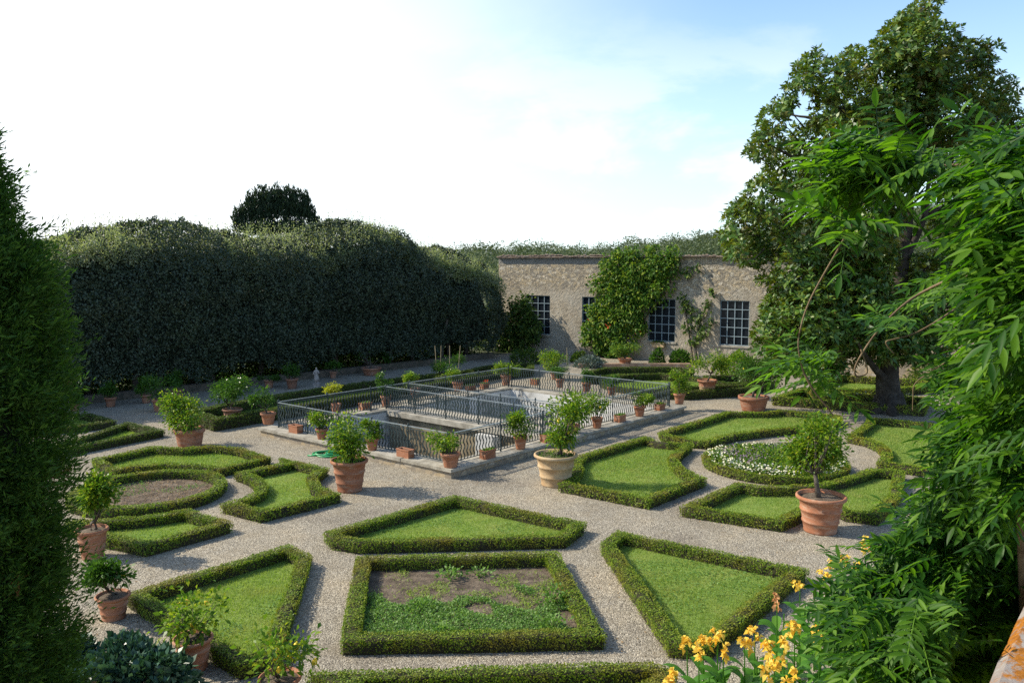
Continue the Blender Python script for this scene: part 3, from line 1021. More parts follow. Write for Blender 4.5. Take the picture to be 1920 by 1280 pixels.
def railing(label, A, B, z, nposts):
    A, B = np.array(A[:2]), np.array(B[:2])
    ln = np.linalg.norm(B - A)
    rz = math.atan2(B[1] - A[1], B[0] - A[0])
    r = tag(empty("iron_railing", (A[0], A[1], z), rz), label, "railing", "wrought iron railings of the pool")
    MB().box((0, -0.022, 0.955), (ln, 0.022, 0.985)).build("top_rail", M_iron_top, r)
    MB().box((0, -0.015, 0.885), (ln, 0.015, 0.90)).build("upper_bar", M_iron, r)
    MB().box((0, -0.016, 0.06), (ln, 0.016, 0.08)).build("lower_bar", M_iron, r)
    n = min(100, int(ln / 0.148))
    for i in range(n):
        o = bpy.data.objects.new("baluster", bal_me)
        COL.objects.link(o)
        o.parent = r
        o.location = ((i + 0.5) * ln / n, 0, 0.0)
    for i in range(nposts):
        o = bpy.data.objects.new("post", post_me)
        COL.objects.link(o)
        o.parent = r
        t = i / (nposts - 1)
        o.location = (0.03 + t * (ln - 0.06), 0.0, 0)
    return r


ri = 0.5
railing("iron railing on the pool's near left side, behind the hose", pool(ri, ri + .08), pool(ri, lenL - ri - .08), PZ, 6)
railing("iron railing on the pool's near right side, behind the row of lemon pots", pool(ri + .08, ri), pool(lenR - ri - .08, ri), PZ, 7)
railing("iron railing on the pool's far left side, in the shade of the tall hedge", pool(ri + .08, lenL - ri), pool(lenR - ri - .08, lenL - ri), PZ, 7)
railing("iron railing on the pool's far right side, before the far circular lawn", pool(lenR - ri, ri + .08), pool(lenR - ri, lenL - ri - .08), PZ, 6)
railing("iron railing on the near edge of the footbridge", pool(b1, 0.62), pool(b1, lenL - 0.62), PZ, 6)
railing("iron railing on the far edge of the footbridge", pool(b2, 0.62), pool(b2, lenL - 0.62), PZ, 6)

# ------------------------------------------------------------------ pots and plants
def pot_profile(r, h, style):
    if style == "bowl":
        return [(r * .72, 0), (r * .74, h * .08), (r * .80, h * .3), (r * .86, h * .6), (r * .90, h * .74), (r * .98, h * .78), (r * 1.0, h * .86), (r * 1.0, h), (r * .90, h), (r * .86, h * .86)]
    if style == "small":
        return [(r * .62, 0), (r * .66, h * .1), (r * .78, h * .5), (r * .87, h * .80), (r * .97, h * .81), (r * 1.0, h * .86), (r * 1.0, h * .97), (r * .97, h), (r * .86, h), (r * .84, h * .86)]
    return [(r * .64, 0), (r * .66, h * .04), (r * .64, h * .07), (r * .70, h * .26), (r * .735, h * .28), (r * .735, h * .315), (r * .71, h * .335), (r * .79, h * .58), (r * .825, h * .60), (r * .825, h * .635), (r * .80, h * .655),
            (r * .86, h * .87), (r * .94, h * .885), (r * .985, h * .91), (r * 1.0, h * .94), (r * .985, h * .98), (r * .95, h), (r * .89, h * .99), (r * .86, h * .87)]


lem_me = None


def make_lemon():
    global lem_me
    b = MB().lathe([(0.001, -0.045), (0.012, -0.04), (0.027, -0.022), (0.031, 0), (0.027, 0.022), (0.013, 0.038), (0.006, 0.046), (0.001, 0.048)], 10)
    lem_me = bpy.data.meshes.new("lemon")
    lem_me.from_pydata(b.v, [], b.f)
    lem_me.polygons.foreach_set("use_smooth", np.ones(len(lem_me.polygons), dtype=bool))
    lem_me.materials.append(M_lemon)


make_lemon()


def crown(parent, base, c, rad, nclus, nleaf, L, leafmat, trunk_r, stems=2, lemons=0, spread=0.30, name="foliage", bark=None, dir_up=0.5):
    """trunk and limbs from base into an ellipsoid c, rad; leaves clustered round the twig ends (all in the parent's space)"""
    c, rad, base = np.array(c, float), np.array(rad, float), np.array(base, float)
    U = rand_unit(nclus) * (0.5 + 0.55 * rng.random((nclus, 1)))
    nl_ = int(rng.integers(3, 6))
    LB = rand_unit(nl_) * (.45 + .25 * rng.random((nl_, 1)))
    C = c + (LB[rng.integers(0, nl_, nclus)] + U * .48) * rad
    mb = MB()
    fork = base + (c - base) * 0.42
    fork[2] = base[2] + max(0.06, (c[2] - rad[2] - base[2]) * 0.9 + 0.05)
    fk = []
    for s in range(stems):
        off = rng.normal(size=3) * rad * 0.16
        off[2] = abs(off[2]) * 0.5
        f = fork + off
        st = base + np.append(rng.normal(size=2) * trunk_r * 0.8, 0)
        m_ = (st + f) / 2 + rng.normal(size=3) * trunk_r * 1.3
        mb.tube([st - np.array([0, 0, 0.03]), m_, f], [trunk_r * 1.15, trunk_r * 0.95, trunk_r * 0.75], 7)
        fk.append(f)
    for i in range(nclus):
        f = fk[int(np.argmin([np.linalg.norm((C[i] - f_)[:2]) for f_ in fk]))] if rng.random() < 0.7 else fk[i % stems]
        m_ = f + (C[i] - f) * 0.5 + np.array([0, 0, -0.05]) + rng.normal(size=3) * rad * 0.08
        mb.tube([f, m_, C[i]], [trunk_r * 0.45, trunk_r * 0.28, trunk_r * 0.1], 5)
    mb.build("trunk", bark or M_bark, parent, smooth=True)
    nleaf = int(nleaf * 2.1)
    per = rng.multinomial(nleaf, rng.dirichlet(np.ones(nclus) * 2.2))
    Ps, Ds = [], []
    sg = rad.mean() * spread
    for i in range(nclus):
        k = per[i]
        P = C[i] + rng.normal(size=(k, 3)) * sg * np.array([1, 1, 0.85])
        Ps.append(P)
        Ds.append(unit(P - C[i]) * 0.7 + unit(P - c) * 0.4 + rng.normal(size=(k, 3)) * 0.45 + np.array([0, 0, dir_up * rng.random() - 0.15]))
    P, D = np.concatenate(Ps), np.concatenate(Ds)
    ok = P[:, 2] > base[2] + 0.02
    P, D = P[ok], D[ok]
    k = len(P)
    Ls = L * 1.12 * (0.6 + 0.7 * rng.random(k))
    V, F = leaf_arrays(P, D, Ls, Ls * 0.5, 0.2, P - c + rng.normal(size=(k, 3)) * rad.mean() * .8 + np.array([0, 0, .6]) * rad.mean(), droop=0.15)
    np_mesh(name, V, F, leafmat, parent)
    for i in range(lemons):
        o = bpy.data.objects.new("lemon", lem_me)
        COL.objects.link(o)
        o.parent = parent
        o.location = tuple(float(x) for x in (C[i % nclus] + rng.normal(size=3) * rad * np.array([.2, .2, .15]) + np.array([0, 0, -0.08])))
        o.rotation_euler = (rng.normal() * 0.4, rng.normal() * 0.4, 0)
        s = 1.3
        o.scale = (s, s, s)


def pot_plant(label, bx, by, z, rimw, rimy, x0, x1, y0, y1, style="big", mat=None, leaf=None, lemons=0, stems=2, nl=900, group=None, cat="potted tree", nc=None, soilmoss=False, name="potted_lemon_tree", L=0.095, trunk=None, sp=0.215, two_tone=False):
    b = G(bx, by, z)
    D = b[1]
    s = D / FPX
    r = rimw * s / 2
    b[1] += r * 0.55
    h = (by - rimy) * s * 0.97 + 0.02
    root = tag(empty(name, b), label, cat, group)
    mat = mat or M_terra
    prof = pot_profile(r, h, style)
    if two_tone:
        MB().lathe(prof[:10], 32).build("pot_base", M_terra_pale, root, smooth=True)
        prof = [(a * 1.004, b_) for a, b_ in prof[9:]]
    MB().lathe(prof, 32).build("pot", mat, root, smooth=True)
    rs = r * .86
    zt = h * 0.9
    sb = MB()
    ring = [(rs * math.cos(a), rs * math.sin(a), zt) for a in np.linspace(0, 2 * math.pi, 24, endpoint=False)]
    sb.add(ring + [(0, 0, zt + 0.03)], [(i, (i + 1) % 24, 24) for i in range(24)])
    sb.build("soil", M_soil, root)
    if soilmoss:
        k = 260
        a, rr = rng.random(k) * 6.283, rs * np.sqrt(rng.random(k)) * 0.95
        P = np.column_stack([rr * np.cos(a), rr * np.sin(a), np.full(k, zt)])
        V, F = leaf_arrays(P, rng.normal(size=(k, 3)) * 0.4 + np.array([0, 0, 1]), 0.09, 0.03)
        tag(np_mesh("moss", V, F, M_moss, root), kind="stuff")
    cxp, czp = (x0 + x1) / 2, (y0 + y1) / 2
    cw = AT(cxp, czp, b[1]) - b
    rx = (x1 - x0) / 2 * s
    rz = (y1 - y0) / 2 * s
    nc = nc or max(7, int(14 * (rx * rz) ** 0.5 + 5))
    crown(root, (0, 0, zt), (cw[0], 0, cw[2]), (rx * 0.95, rx * 0.9, rz * 0.92), nc, nl, L, leaf or M_lemonleaf, trunk or max(0.018, r * 0.085), stems, lemons, spread=sp)
    return root


GL = "lemon trees in large terracotta pots"
pot_plant("forked lemon tree in a big banded pot beside the green hose", 652, 924, 0, 73, 862, 586, 716, 772, 850, lemons=3, stems=3, nl=1100, group=GL, soilmoss=True, nc=17)
pot_plant("lemon tree with bare crooked limbs in the cream coloured pot", 1043, 914, 0, 86, 852, 1004, 1112, 737, 835, mat=M_terra_pale, lemons=6, stems=2, nl=1350, group=GL, soilmoss=True, nc=17, trunk=0.055)
pot_plant("round headed lemon tree in the big clean terracotta pot by the canna lilies", 1547, 1003, 0, 96, 930, 1458, 1602, 788, 900, lemons=9, stems=1, nl=2100, group=GL, nc=26, trunk=0.06)
pot_plant("bushy lemon tree in a wide low terracotta pot on the gravel near the magnolia", 1417, 772, 0, 58, 744, 1366, 1464, 660, 738, style="bowl", leaf=M_citrusleaf, lemons=2, nl=1500, group=GL, nc=20)
pot_plant("lemon tree in the two-tone pot standing on a stone foot", 1328, 745, 0, 38, 712, 1294, 1366, 646, 706, lemons=3, stems=1, two_tone=True, nl=1100, group=GL, nc=15)
pot_plant("lemon tree in a wide pot before the shaded gravel on the left", 350, 840, 0, 58, 804, 308, 404, 728, 806, style="bowl", lemons=2, nl=1500, group=GL, nc=19)
pot_plant("dark leaved shrub in a tall pot in the hedge's shade, left of the pool", 433, 796, 0, 38, 767, 387, 474, 700, 770, leaf=M_citrusleaf, mat=M_terra_dark, nl=1500, group=GL, nc=18)
pot_plant("lemon tree in a pot just right of the conifer beside the curved lawn", 166, 1050, 0, 62, 992, 140, 220, 885, 995, lemons=5, nl=1500, group=GL, nc=17)
pot_plant("lemon tree in a pot half hidden by the blue-green shrub", 205, 1165, 0, 66, 1118, 170, 266, 1036, 1120, lemons=3, nl=900, leaf=M_citrusleaf, group=GL)
pot_plant("straggly lemon tree in the tilted looking pot beside the blue-green shrub", 356, 1262, 0, 78, 1198, 285, 450, 1108, 1215, lemons=5, stems=3, nl=270, group=GL, nc=17, sp=.24)
pot_plant("sparse yellowing lemon tree in a pot cut off by the bottom edge", 520, 1345, 0, 86, 1272, 452, 584, 1155, 1290, lemons=6, stems=2, nl=230, group=GL, nc=15, sp=.24)
pot_plant("round bush in a pale terracotta pot below the wall creeper", 1173, 689, 0, 27, 672, 1147, 1198, 636, 672, style="small", leaf=M_creep, nl=700, group="pots below the old wall", name="potted_shrub", cat="potted shrub")

GS = "small citrus pots on the pool coping"
def small(label, bx, by, rimw, rimy, x0, x1, y0, y1, **k):
    k.setdefault("nl", 480)
    k.setdefault("style", "small")
    k.setdefault("group", GS)
    return pot_plant(label, bx, by, PZ, rimw, rimy, x0, x1, y0, y1, name="potted_citrus", cat="potted plant", L=0.085, **k)


small("small lemon tree in a flared pot on the pool's near corner", 844, 878, 39, 850, 790, 872, 803, 846, lemons=1)
small("small potted citrus on the coping behind the forked lemon tree", 697, 845, 26, 822, 676, 716, 783, 824)
small("small potted lemon with thin leaves behind the forked tree's left branches", 602, 824, 24, 804, 578, 622, 764, 806)
small("small white flowered bush in a pot at the pool's left corner", 501, 796, 30, 774, 470, 520, 726, 774, leaf=M_citrusleaf)
small("leafy lemon in a pot on the coping left of the cream pot", 976, 843, 27, 817, 948, 1004, 768, 822, lemons=2, nl=650)
small("small lemon in a pot peeping out behind the cream pot's tree", 1076, 812, 24, 796, 1058, 1096, 768, 798)
small("loose open lemon in a pot right of the cream pot", 1120, 803, 23, 783, 1096, 1152, 734, 784, lemons=3)
small("compact round citrus in a pot between two planted troughs", 1200, 781, 23, 762, 1181, 1224, 733, 766)
small("tall bushy lemon in a pot on the pool's right corner", 1275, 758, 23, 738, 1254, 1302, 690, 742, nl=700)
small("yellow leaved shrub in a pot on the far left coping", 629, 777, 20, 757, 606, 645, 716, 748, leaf=M_yellowleaf, mat=M_terra_dark, nl=260)
small("round green citrus in a weathered pot on the far left coping, near the footbridge", 723, 763, 21, 742, 700, 742, 700, 738, mat=M_terra_dark, leaf=M_citrusleaf)
small("round citrus with orange fruit behind the footbridge's left end", 777, 745, 21, 728, 755, 800, 692, 726, lemons=4, mat=M_terra_dark)
small("flat topped citrus on the far left coping behind the red flowered troughs", 858, 733, 22, 716, 838, 880, 686, 716, mat=M_terra_dark)
small("spreading lemon in a pot on the pool's far corner", 949, 723, 21, 703, 924, 976, 670, 704, lemons=2, mat=M_terra_dark, nl=560)
small("small dark bush in a pot on the far right coping near the staked lemon", 1050, 727, 18, 710, 1032, 1068, 688, 710, mat=M_terra_dark, leaf=M_citrusleaf)
small("small dark bush in a pot on the far right coping, second past the staked lemon", 1100, 735, 19, 717, 1084, 1116, 694, 717, mat=M_terra_dark, leaf=M_citrusleaf)
small("small dark bush in a pot on the far right coping behind the loose open lemon", 1147, 741, 18, 725, 1132, 1162, 700, 725, mat=M_terra_dark, leaf=M_citrusleaf)

# troughs
def trough(label, bx, by, wpx, hpx, leafmat, nl=60, flower=None):
    b = G(bx, by, PZ)
    s = b[1] / FPX
    w, h, d = wpx * s / 2, hpx * s, 0.13
    side_right = bx > 846 and by > 765
    along = e1 if (side_right or by < 770 and bx < 940) else e2
    rz = math.atan2(along[1], along[0])
    b[1] += 0.12
    r = tag(empty("terracotta_trough", b, rz), label, "planter", "terracotta troughs on the pool coping")
    b_ = MB()
    t = 0.022
    # four walls, rim, floor
    b_.box((-w, -d, 0), (w, -d + t, h * .86)).box((-w, d - t, 0), (w, d, h * .86))
    b_.box((-w, -d + t, 0), (-w + t, d - t, h * .86)).box((w - t, -d + t, 0), (w, d - t, h * .86))
    for x0_, x1_, y0_, y1_ in ((-w - .012, w + .012, -d - .012, -d + t + .004), (-w - .012, w + .012, d - t - .004, d + .012), (-w - .012, -w + t + .004, -d + t + .004, d - t - .004), (w - t - .004, w + .012, -d + t + .004, d - t - .004)):
        b_.box((x0_, y0_, h * .86), (x1_, y1_, h))
    b_.build("box", M_terra, r)
    MB().box((-w + t, -d + t, 0.01), (w - t, d - t, h * .8)).build("soil", M_soil, r)
    if nl:
        P = np.column_stack([(rng.random(nl) * 2 - 1) * (w - t), (rng.random(nl) * 2 - 1) * (d - t), np.full(nl, h * .8)])
        V, F = leaf_arrays(P, rng.normal(size=(nl, 3)) * 0.5 + np.array([0, 0, 1]), 0.14, 0.05)
        np_mesh("foliage", V, F, leafmat, r)
    if flower:
        k = 26
        P = np.column_stack([(rng.random(k) * 2 - 1) * w * .4 + w * .5, (rng.random(k) * 2 - 1) * d, h + 0.06 + rng.random(k) * 0.12])
        V, F = leaf_arrays(P, rand_unit(k), 0.07, 0.06)
        np_mesh("flowers", V, F, flower, r)


trough("empty terracotta trough at the left end of the near left coping", 553, 812, 27, 15, M_lemonleaf, 0)
trough("empty terracotta trough on the near left coping by the flared pot", 759, 858, 33, 16, M_lemonleaf, 0)
trough("terracotta trough with a little greenery right of the pool's near corner", 914, 860, 30, 17, M_weed, 40)
trough("terracotta trough with sprouts just left of the cream pot's tree", 1026, 829, 27, 15, M_weed, 40)
trough("terracotta trough planted with succulents right of the loose open lemon", 1163, 791, 23, 13, M_weed, 50)
trough("terracotta trough full of light green plants near the pool's right corner", 1238, 769, 21, 12, M_creep, 80)
trough("terracotta trough in the shade on the far left coping", 684, 768, 22, 13, M_weed, 20)
trough("terracotta trough with trailing plants on the far left coping past the footbridge", 882, 733, 20, 10, M_creep, 70)
trough("terracotta trough with a red flower near the pool's far corner", 908, 729, 17, 10, M_creep, 70, M_red)
trough("terracotta trough on the far right coping beside the far corner", 1003, 722, 16, 11, M_weed, 20)

# ------------------------------------------------------------------ row of pots at the foot of the tall hedge
def simple_pot(label, bx, by, rimw, rimy, style="small", leaf=None, x0=0, x1=0, y0=0, y1=0, nl=420, z=0.0):
    return pot_plant(label, bx, by, z, rimw, rimy, x0 or bx - rimw * 1.0, x1 or bx + rimw * 1.0, y0 or rimy - rimw * 1.5, y1 or rimy, style=style, mat=M_terra_dark, leaf=leaf or M_citrusleaf, nl=nl,
                     group="pots in the shade at the foot of the tall hedge", name="potted_shrub", cat="potted shrub", nc=8)


simple_pot("dark pot plant at the hedge foot, right beside the conifer", 137, 772, 20, 757)
simple_pot("tall dark pot at the hedge foot, second from the conifer", 205, 763, 22, 745)
simple_pot("dark pot shrub at the hedge foot, third from the conifer", 272, 756, 20, 740)
simple_pot("wide dark tub at the hedge foot behind the wide-potted lemon", 299, 772, 34, 748, "bowl")
simple_pot("dark pot shrub at the hedge foot above the wide-potted lemon", 330, 748, 22, 731)
simple_pot("leafy dark shrub in a pot just left of the statue's round bush", 503, 727, 20, 712, x0=484, x1=522, y0=700, y1=718)
simple_pot("round bush in a tall pot left of the stone statue", 546, 729, 24, 710, x0=524, x1=572, y0=681, y1=715, nl=700)
simple_pot("small pot right of the stone statue", 624, 709, 14, 697)
simple_pot("wide terracotta bowl on the ground by the hedge, right of the statue", 695, 704, 38, 690, "bowl", nl=30)
simple_pot("small dark pot left of the bamboo stakes", 723, 692, 15, 682)
simple_pot("tall potted shrub tied to four bamboo stakes", 838, 716, 20, 704, x0=806, x1=868, y0=668, y1=706, nl=800)
simple_pot("staked lemon tree in a pot behind the pool's far corner", 1042, 712, 22, 696, x0=1016, x1=1066, y0=640, y1=690, leaf=M_lemonleaf, nl=1000)
for i, (px, py0, py1, tilt) in enumerate(((818, 648, 706, -5), (826, 648, 706, 2), (843, 648, 706, 0), (860, 648, 706, 6), (1063, 652, 700, 0))):
    b = G(px - tilt * 0.4, 716 if i < 4 else 712, 0)
    t = AT(px + tilt * 0.5, py0, b[1])
    lab = "thin bamboo stake standing in the tall staked shrub" if i < 4 else "wooden stake beside the staked lemon tree"
    MBt = MB().tube([(0, 0, 0), tuple(t - b)], 0.018, 6)
    tag(MBt.build("bamboo_stake" if i < 4 else "wooden_stake", M_cane, loc=b), lab, "stake", "bamboo stakes of the staked shrub" if i < 4 else None)

# low stone edging the pots stand along
A, B = G(100, 766), G(930, 672)
d_ = unit(B - A)
nrm = np.array([d_[1], -d_[0], 0])
mb = MB()
L_ = np.linalg.norm(B - A)
mb.prism([tuple((A + d_ * a + nrm * w_)[:2] - A[:2]) for a, w_ in ((-6, -0.25), (L_, -0.25), (L_, -0.65), (-6, -0.65))], 0, 0.38)
tag(mb.build("border_wall", M_rubble_shade, loc=(A[0], A[1], 0)), "low rubble border wall along the foot of the tall hedge", "low wall")
e0, e1_ = G(1085, 690), G(1300, 690)
mb = MB()
dd = unit(e1_ - e0)
nn_ = np.array([-dd[1], dd[0], 0])
mb.prism([tuple(p[:2] - e0[:2]) for p in (e0, e1_, e1_ + nn_ * .35, e0 + nn_ * .35)], 0, 0.28)
tag(mb.build("border_wall", M_brick, loc=(e0[0], e0[1], 0)), "low pale brick edging of the planted border below the old wall", "low wall")

# ------------------------------------------------------------------ statue
st_b = G(594, 731)
root = tag(empty("garden_statue", st_b), "small pale stone statue of a draped figure on a pedestal before the tall hedge", "statue")
s = st_b[1] / FPX
MB().box((-.24, -.24, 0), (.24, .24, .08)).box((-.19, -.19, .08), (.19, .19, .42)).box((-.23, -.23, .42), (.23, .23, .48)).build("pedestal", M_statue, root)
sk_v = [(0, 0, .56), (0, 0, .72), (0, 0, .86), (0, 0, .95), (0, -.01, 1.03), (-.07, 0, .50), (-.065, -.02, .26), (-.065, 0, .03), (.06, -.02, .50), (.085, -.07, .28), (.07, 0, .03),
        (-.13, 0, .83), (-.19, -.02, .67), (-.10, -.13, .60), (.13, 0, .83), (.20, -.03, .68), (.12, -.13, .74), (-.065, -.08, .0), (.07, -.08, .0), (0, -.015, 1.10)]
sk_e = [(0, 1), (1, 2), (2, 3), (3, 4), (4, 19), (0, 5), (5, 6), (6, 7), (7, 17), (0, 8), (8, 9), (9, 10), (10, 18), (2, 11), (11, 12), (12, 13), (2, 14), (14, 15), (15, 16)]
sk_r = [.115, .10, .115, .045, .07, .085, .062, .045, .085, .065, .045, .055, .042, .03, .055, .042, .03, .03, .03, .055]
me = bpy.data.meshes.new("figure")
me.from_pydata([(x, y, z + .50) for x, y, z in sk_v], sk_e, [])
fo = link_mesh("figure", me, M_statue, root)
mod = fo.modifiers.new("skin", "SKIN")
for i, v in enumerate(me.skin_vertices[0].data):
    v.radius = (sk_r[i], sk_r[i])
me.skin_vertices[0].data[0].use_root = True
fo.modifiers.new("sub", "SUBSURF").render_levels = 2
# drapery round the hips
prof = [(.13, .0), (.16, .06), (.15, .2), (.135, .34), (.125, .40)]
dv, df = [], []
for i, (r_, z_) in enumerate(prof):
    for k in range(24):
        a = 2 * math.pi * k / 24
        rr = r_ * (1 + 0.10 * math.sin(k * 2.1 + i))
        dv.append((rr * math.cos(a), rr * .8 * math.sin(a), .66 + z_))
for i in range(len(prof) - 1):
    for k in range(24):
        k2 = (k + 1) % 24
        df.append((i * 24 + k, i * 24 + k2, (i + 1) * 24 + k2, (i + 1) * 24 + k))
MB().add(dv, df).build("drapery", M_statue, root, smooth=True)

root.scale = (.74, .74, .74)
# ------------------------------------------------------------------ hose
hb = G(628, 853)
pts = []
for i in range(170):
    a = i * 0.21
    rr = 0.30 + 0.16 * math.sin(i * 0.11) + 0.03 * math.sin(i * 0.7)
    pts.append((rr * 1.55 * math.cos(a) + 0.05 * math.sin(i * .05), rr * 0.95 * math.sin(a), 0.02 + 0.06 * (i / 170) + 0.015 * math.sin(i * .9) + .012))
pts = [(-0.9, -0.12, 0.02), (-0.72, -0.16, 0.02)] + pts
tag(MB().tube(pts, 0.027, 6).build("garden_hose", M_hose, smooth=True, loc=hb), "coiled bright green garden hose lying on the gravel beside the pool", "hose")

# ------------------------------------------------------------------ flowers in the round bed and weeds in the square bed
def cushion(P2, h, L, mat, name, label, z0=0.03, up=0.9, wid=0.45, cat=None):
    k = len(P2)
    hh = (h if np.isscalar(h) else h)
    P = np.column_stack([P2, z0 + hh * rng.random(k) ** 0.6])
    Dv = rng.normal(size=(k, 3)) * 0.7 + np.array([0, 0, up])
    Ls = L * (0.6 + 0.8 * rng.random(k))
    V, F = leaf_arrays(P, Dv * np.array([1, 1, .55]), Ls, Ls * wid, .15, rng.normal(size=(k, 3)) * .4 + np.array([0, 0, 1.0]))
    return tag(np_mesh(name, V, F, mat), label, cat, kind="stuff")


def disc(c, r0, r1, n):
    rr = np.sqrt(r0 ** 2 + rng.random(n) * (r1 ** 2 - r0 ** 2))
    a = rng.random(n) * 6.283
    return np.column_stack([c[0] + rr * np.cos(a), c[1] + rr * np.sin(a)]), rr


P2, rr = disc(cf_, 0, rf - 0.24, 9500)
cushion(P2, 0.28 + 0.26 * (1 - rr / rf), 0.10, M_creep, "flower_foliage", "leafy green bedding plants filling the round bed", cat="bedding plants")
P2, rr = disc(cf_, rf * 0.58, rf - 0.16, 1300)
front = rng.random(len(P2)) < np.clip(0.75 - (P2[:, 1] - cf_[1]) / rf * 0.5 - (P2[:, 0] - cf_[0]) / rf * 0.1, 0.1, 1)
P2 = P2[front]
k = len(P2)
def blossoms(P2, zc, rad, mat, name, label, npet=5):
    parts = []
    C = np.column_stack([P2, zc])
    N = unit(rng.normal(size=(len(C), 3)) * 0.5 + np.array([0, -0.3, 1]))
    T = unit(np.cross(N, rand_unit(len(C))))
    B = np.cross(N, T)
    for j in range(npet):
        a = 2 * math.pi * j / npet
        D = T * math.cos(a) + B * math.sin(a) + N * 0.2
        parts.append(leaf_arrays(C, D, rad, rad * 0.95, 0.05, N))
    V, F = join_np(parts)
    return tag(np_mesh(name, V, F, mat), label, "flowers", kind="stuff")


blossoms(P2, 0.27 + 0.16 * rng.random(k), 0.033, M_white, "white_flowers", "white and cream flowers round the front rim of the round bed")
P2, rr = disc(cf_, rf * 0.1, rf * 0.72, 900)
P2 = P2[vnoise(np.column_stack([P2, 0 * rr]), 1.4, 4) > -0.05]
blossoms(P2, 0.40 + 0.14 * rng.random(len(P2)), 0.027, M_mauve, "mauve_flowers", "dusty mauve flowers in the middle of the round bed")

P2 = sample_poly(sq_i, 2900)
w = np.column_stack([P2, 0 * P2[:, 0]])
cen = np.array(sq_i).mean(0)
hx = (P2[:, 0] - cen[0])
hy = (P2[:, 1] - cen[1])
f = vnoise(w, 1.5, 21) + 0.7 * vnoise(w, 4.0, 22) - 0.7 * hy - 0.3 * np.abs(hx - 0.25) + 0.42
P2a = P2[f > 0.25]
fa = f[f > 0.25]
cushion(P2a, 0.03 + 0.09 * np.clip(fa, 0, 1.2), 0.04, M_weed, "weeds", "low spreading weeds over the earth of the square bed", cat="weeds", wid=0.7)
P2b = P2[(f > -0.75) & (f < 0.25)]
P2b = P2b[rng.random(len(P2b)) < np.where(vnoise(np.column_stack([P2b, P2b[:, 0] * 0]), 4.0, 77) > .1, .5, .06)]
cushion(P2b, 0.03, 0.045, M_grass, "weed_seedlings", "scattered seedlings and thin grass on the bare earth of the square bed", cat="weeds", wid=0.4)
# taller weed clumps
for px, py, hgt, n_, lab in ((842, 1072, .22, 110, "leafy weed clump at the back of the square bed, left of the smaller one"), (900, 1068, .16, 60, "small weed clump at the back of the square bed"), (792, 1132, .16, 150, "pale leaved weed clump left of centre in the square bed"),
                             (1040, 1120, .30, 170, "bushy weed by the right hedge of the square bed"), (1038, 1170, .24, 150, "pale broad leaved weed in the near right corner of the square bed"), (828, 1178, .14, 110, "low weed clump against the front hedge of the square bed")):
    b = G(px, py + 12, 0.03)
    P = rng.normal(size=(n_, 3)) * np.array([.13, .11, 0])
    P[:, 2] = rng.random(n_) * hgt
    V, F = leaf_arrays(P, P * np.array([4, 4, 1]) + rng.normal(size=(n_, 3)) * .3 + np.array([0, 0, .3]), .075, .055)
    r = tag(empty("weed_clump", b), lab, "weed", "weed clumps in the square bed")
    np_mesh("leaves", V, F, M_weed, r)
    mbw = MB()
    for i in range(5):
        mbw.tube([(rng.normal() * .02, rng.normal() * .02, -0.01), (rng.normal() * .07, rng.normal() * .07, hgt * .8)], .006, 4)
    mbw.build("stem", M_twig, r)
# litter in the circular bed
P2, rr = disc(cl_, 0, rl - .3, 2600)
f = vnoise(np.column_stack([P2, 0 * rr]), 1.6, 31)
cushion(P2[f > -0.1][:1700], 0.035, 0.05, M_weed, "ground_cover", "thin weeds on the bare circular bed", cat="weeds")
P2, rr = disc(cl_, 0, rl - .3, 2200)
cushion(P2, 0.015, 0.05, M_dry, "leaf_litter", "dry leaf litter on the bare circular bed", up=0.1, cat="litter")
# fallen leaves along the gravel
P2 = np.column_stack([rng.random(9000) * 30 - 14, 9 + rng.random(9000) * 22])
inside = pip(P2, [pool(-.1, -.1), pool(lenR, -.1), pool(lenR, lenL), pool(-.1, lenL)])
P2 = P2[~inside & (vnoise(np.column_stack([P2, np.zeros(9000)]), .7, 41) > 0.1)]
cushion(P2, 0.01, 0.05, M_dry, "fallen_leaves", "dry fallen leaves scattered over the gravel", z0=0.004, up=0.1, cat="litter")
# plants in the beds by the magnolia and far circle
P2 = sample_poly([G(x, y)[:2] for x, y in ((1500, 735), (1640, 742), (1720, 750), (1700, 757), (1560, 748))], 14)
cushion(P2, 0.3, 0.14, M_lav, "bed_plants", "sparse greyish plants in the bed around the magnolia", cat="bedding plants")

# ------------------------------------------------------------------ old greenhouse wall
wd_dir = unit(np.array([2196.0, -1530.0]))         # along the wall to the right, coming nearer
P0 = G(1290, 681)[:2]


def wall_t(px):
    """distance along the wall where the photo column px meets it"""
    r = ray(px, HOR)
    A_ = np.array([[r[0], -wd_dir[0]], [r[1], -wd_dir[1]]])
    k = np.linalg.solve(A_, P0)
    return k[1]


t0 = wall_t(935)
t1 = wall_t(1490)
wo2 = P0 + wd_dir * t0
ang = math.atan2(wd_dir[1], wd_dir[0])
bld = tag(empty("greenhouse_building", (wo2[0], wo2[1], 0), ang), "old stone and plaster building with tall gridded windows behind the garden", "building")
WL = t1 - t0
WH = 7.0
wins = []
for xl, xr in ((985, 1031.5), (1092, 1140), (1217, 1268), (1352, 1407.5)):
    wins.append((wall_t(xl) - t0, wall_t(xr) - t0))
z0w, z1w = 1.35, 4.2
# wall with openings, front face at local y=0, thickness .5
mb = MB()
xs = [0.0]
for a, b in wins:
    mb.box((xs[-1], 0, 0), (a, 0.5, WH))
    mb.box((a, 0, 0), (b, 0.5, z0w))
    mb.box((a, 0, z1w), (b, 0.5, WH))
    xs.append(b)
mb.box((xs[-1], 0, 0), (WL, 0.5, WH))
# weld the coplanar neighbours into one clean skin
me = bpy.data.meshes.new("wall")
me.from_pydata(mb.v, [], mb.f)
import bmesh
bm = bmesh.new()
bm.from_mesh(me)
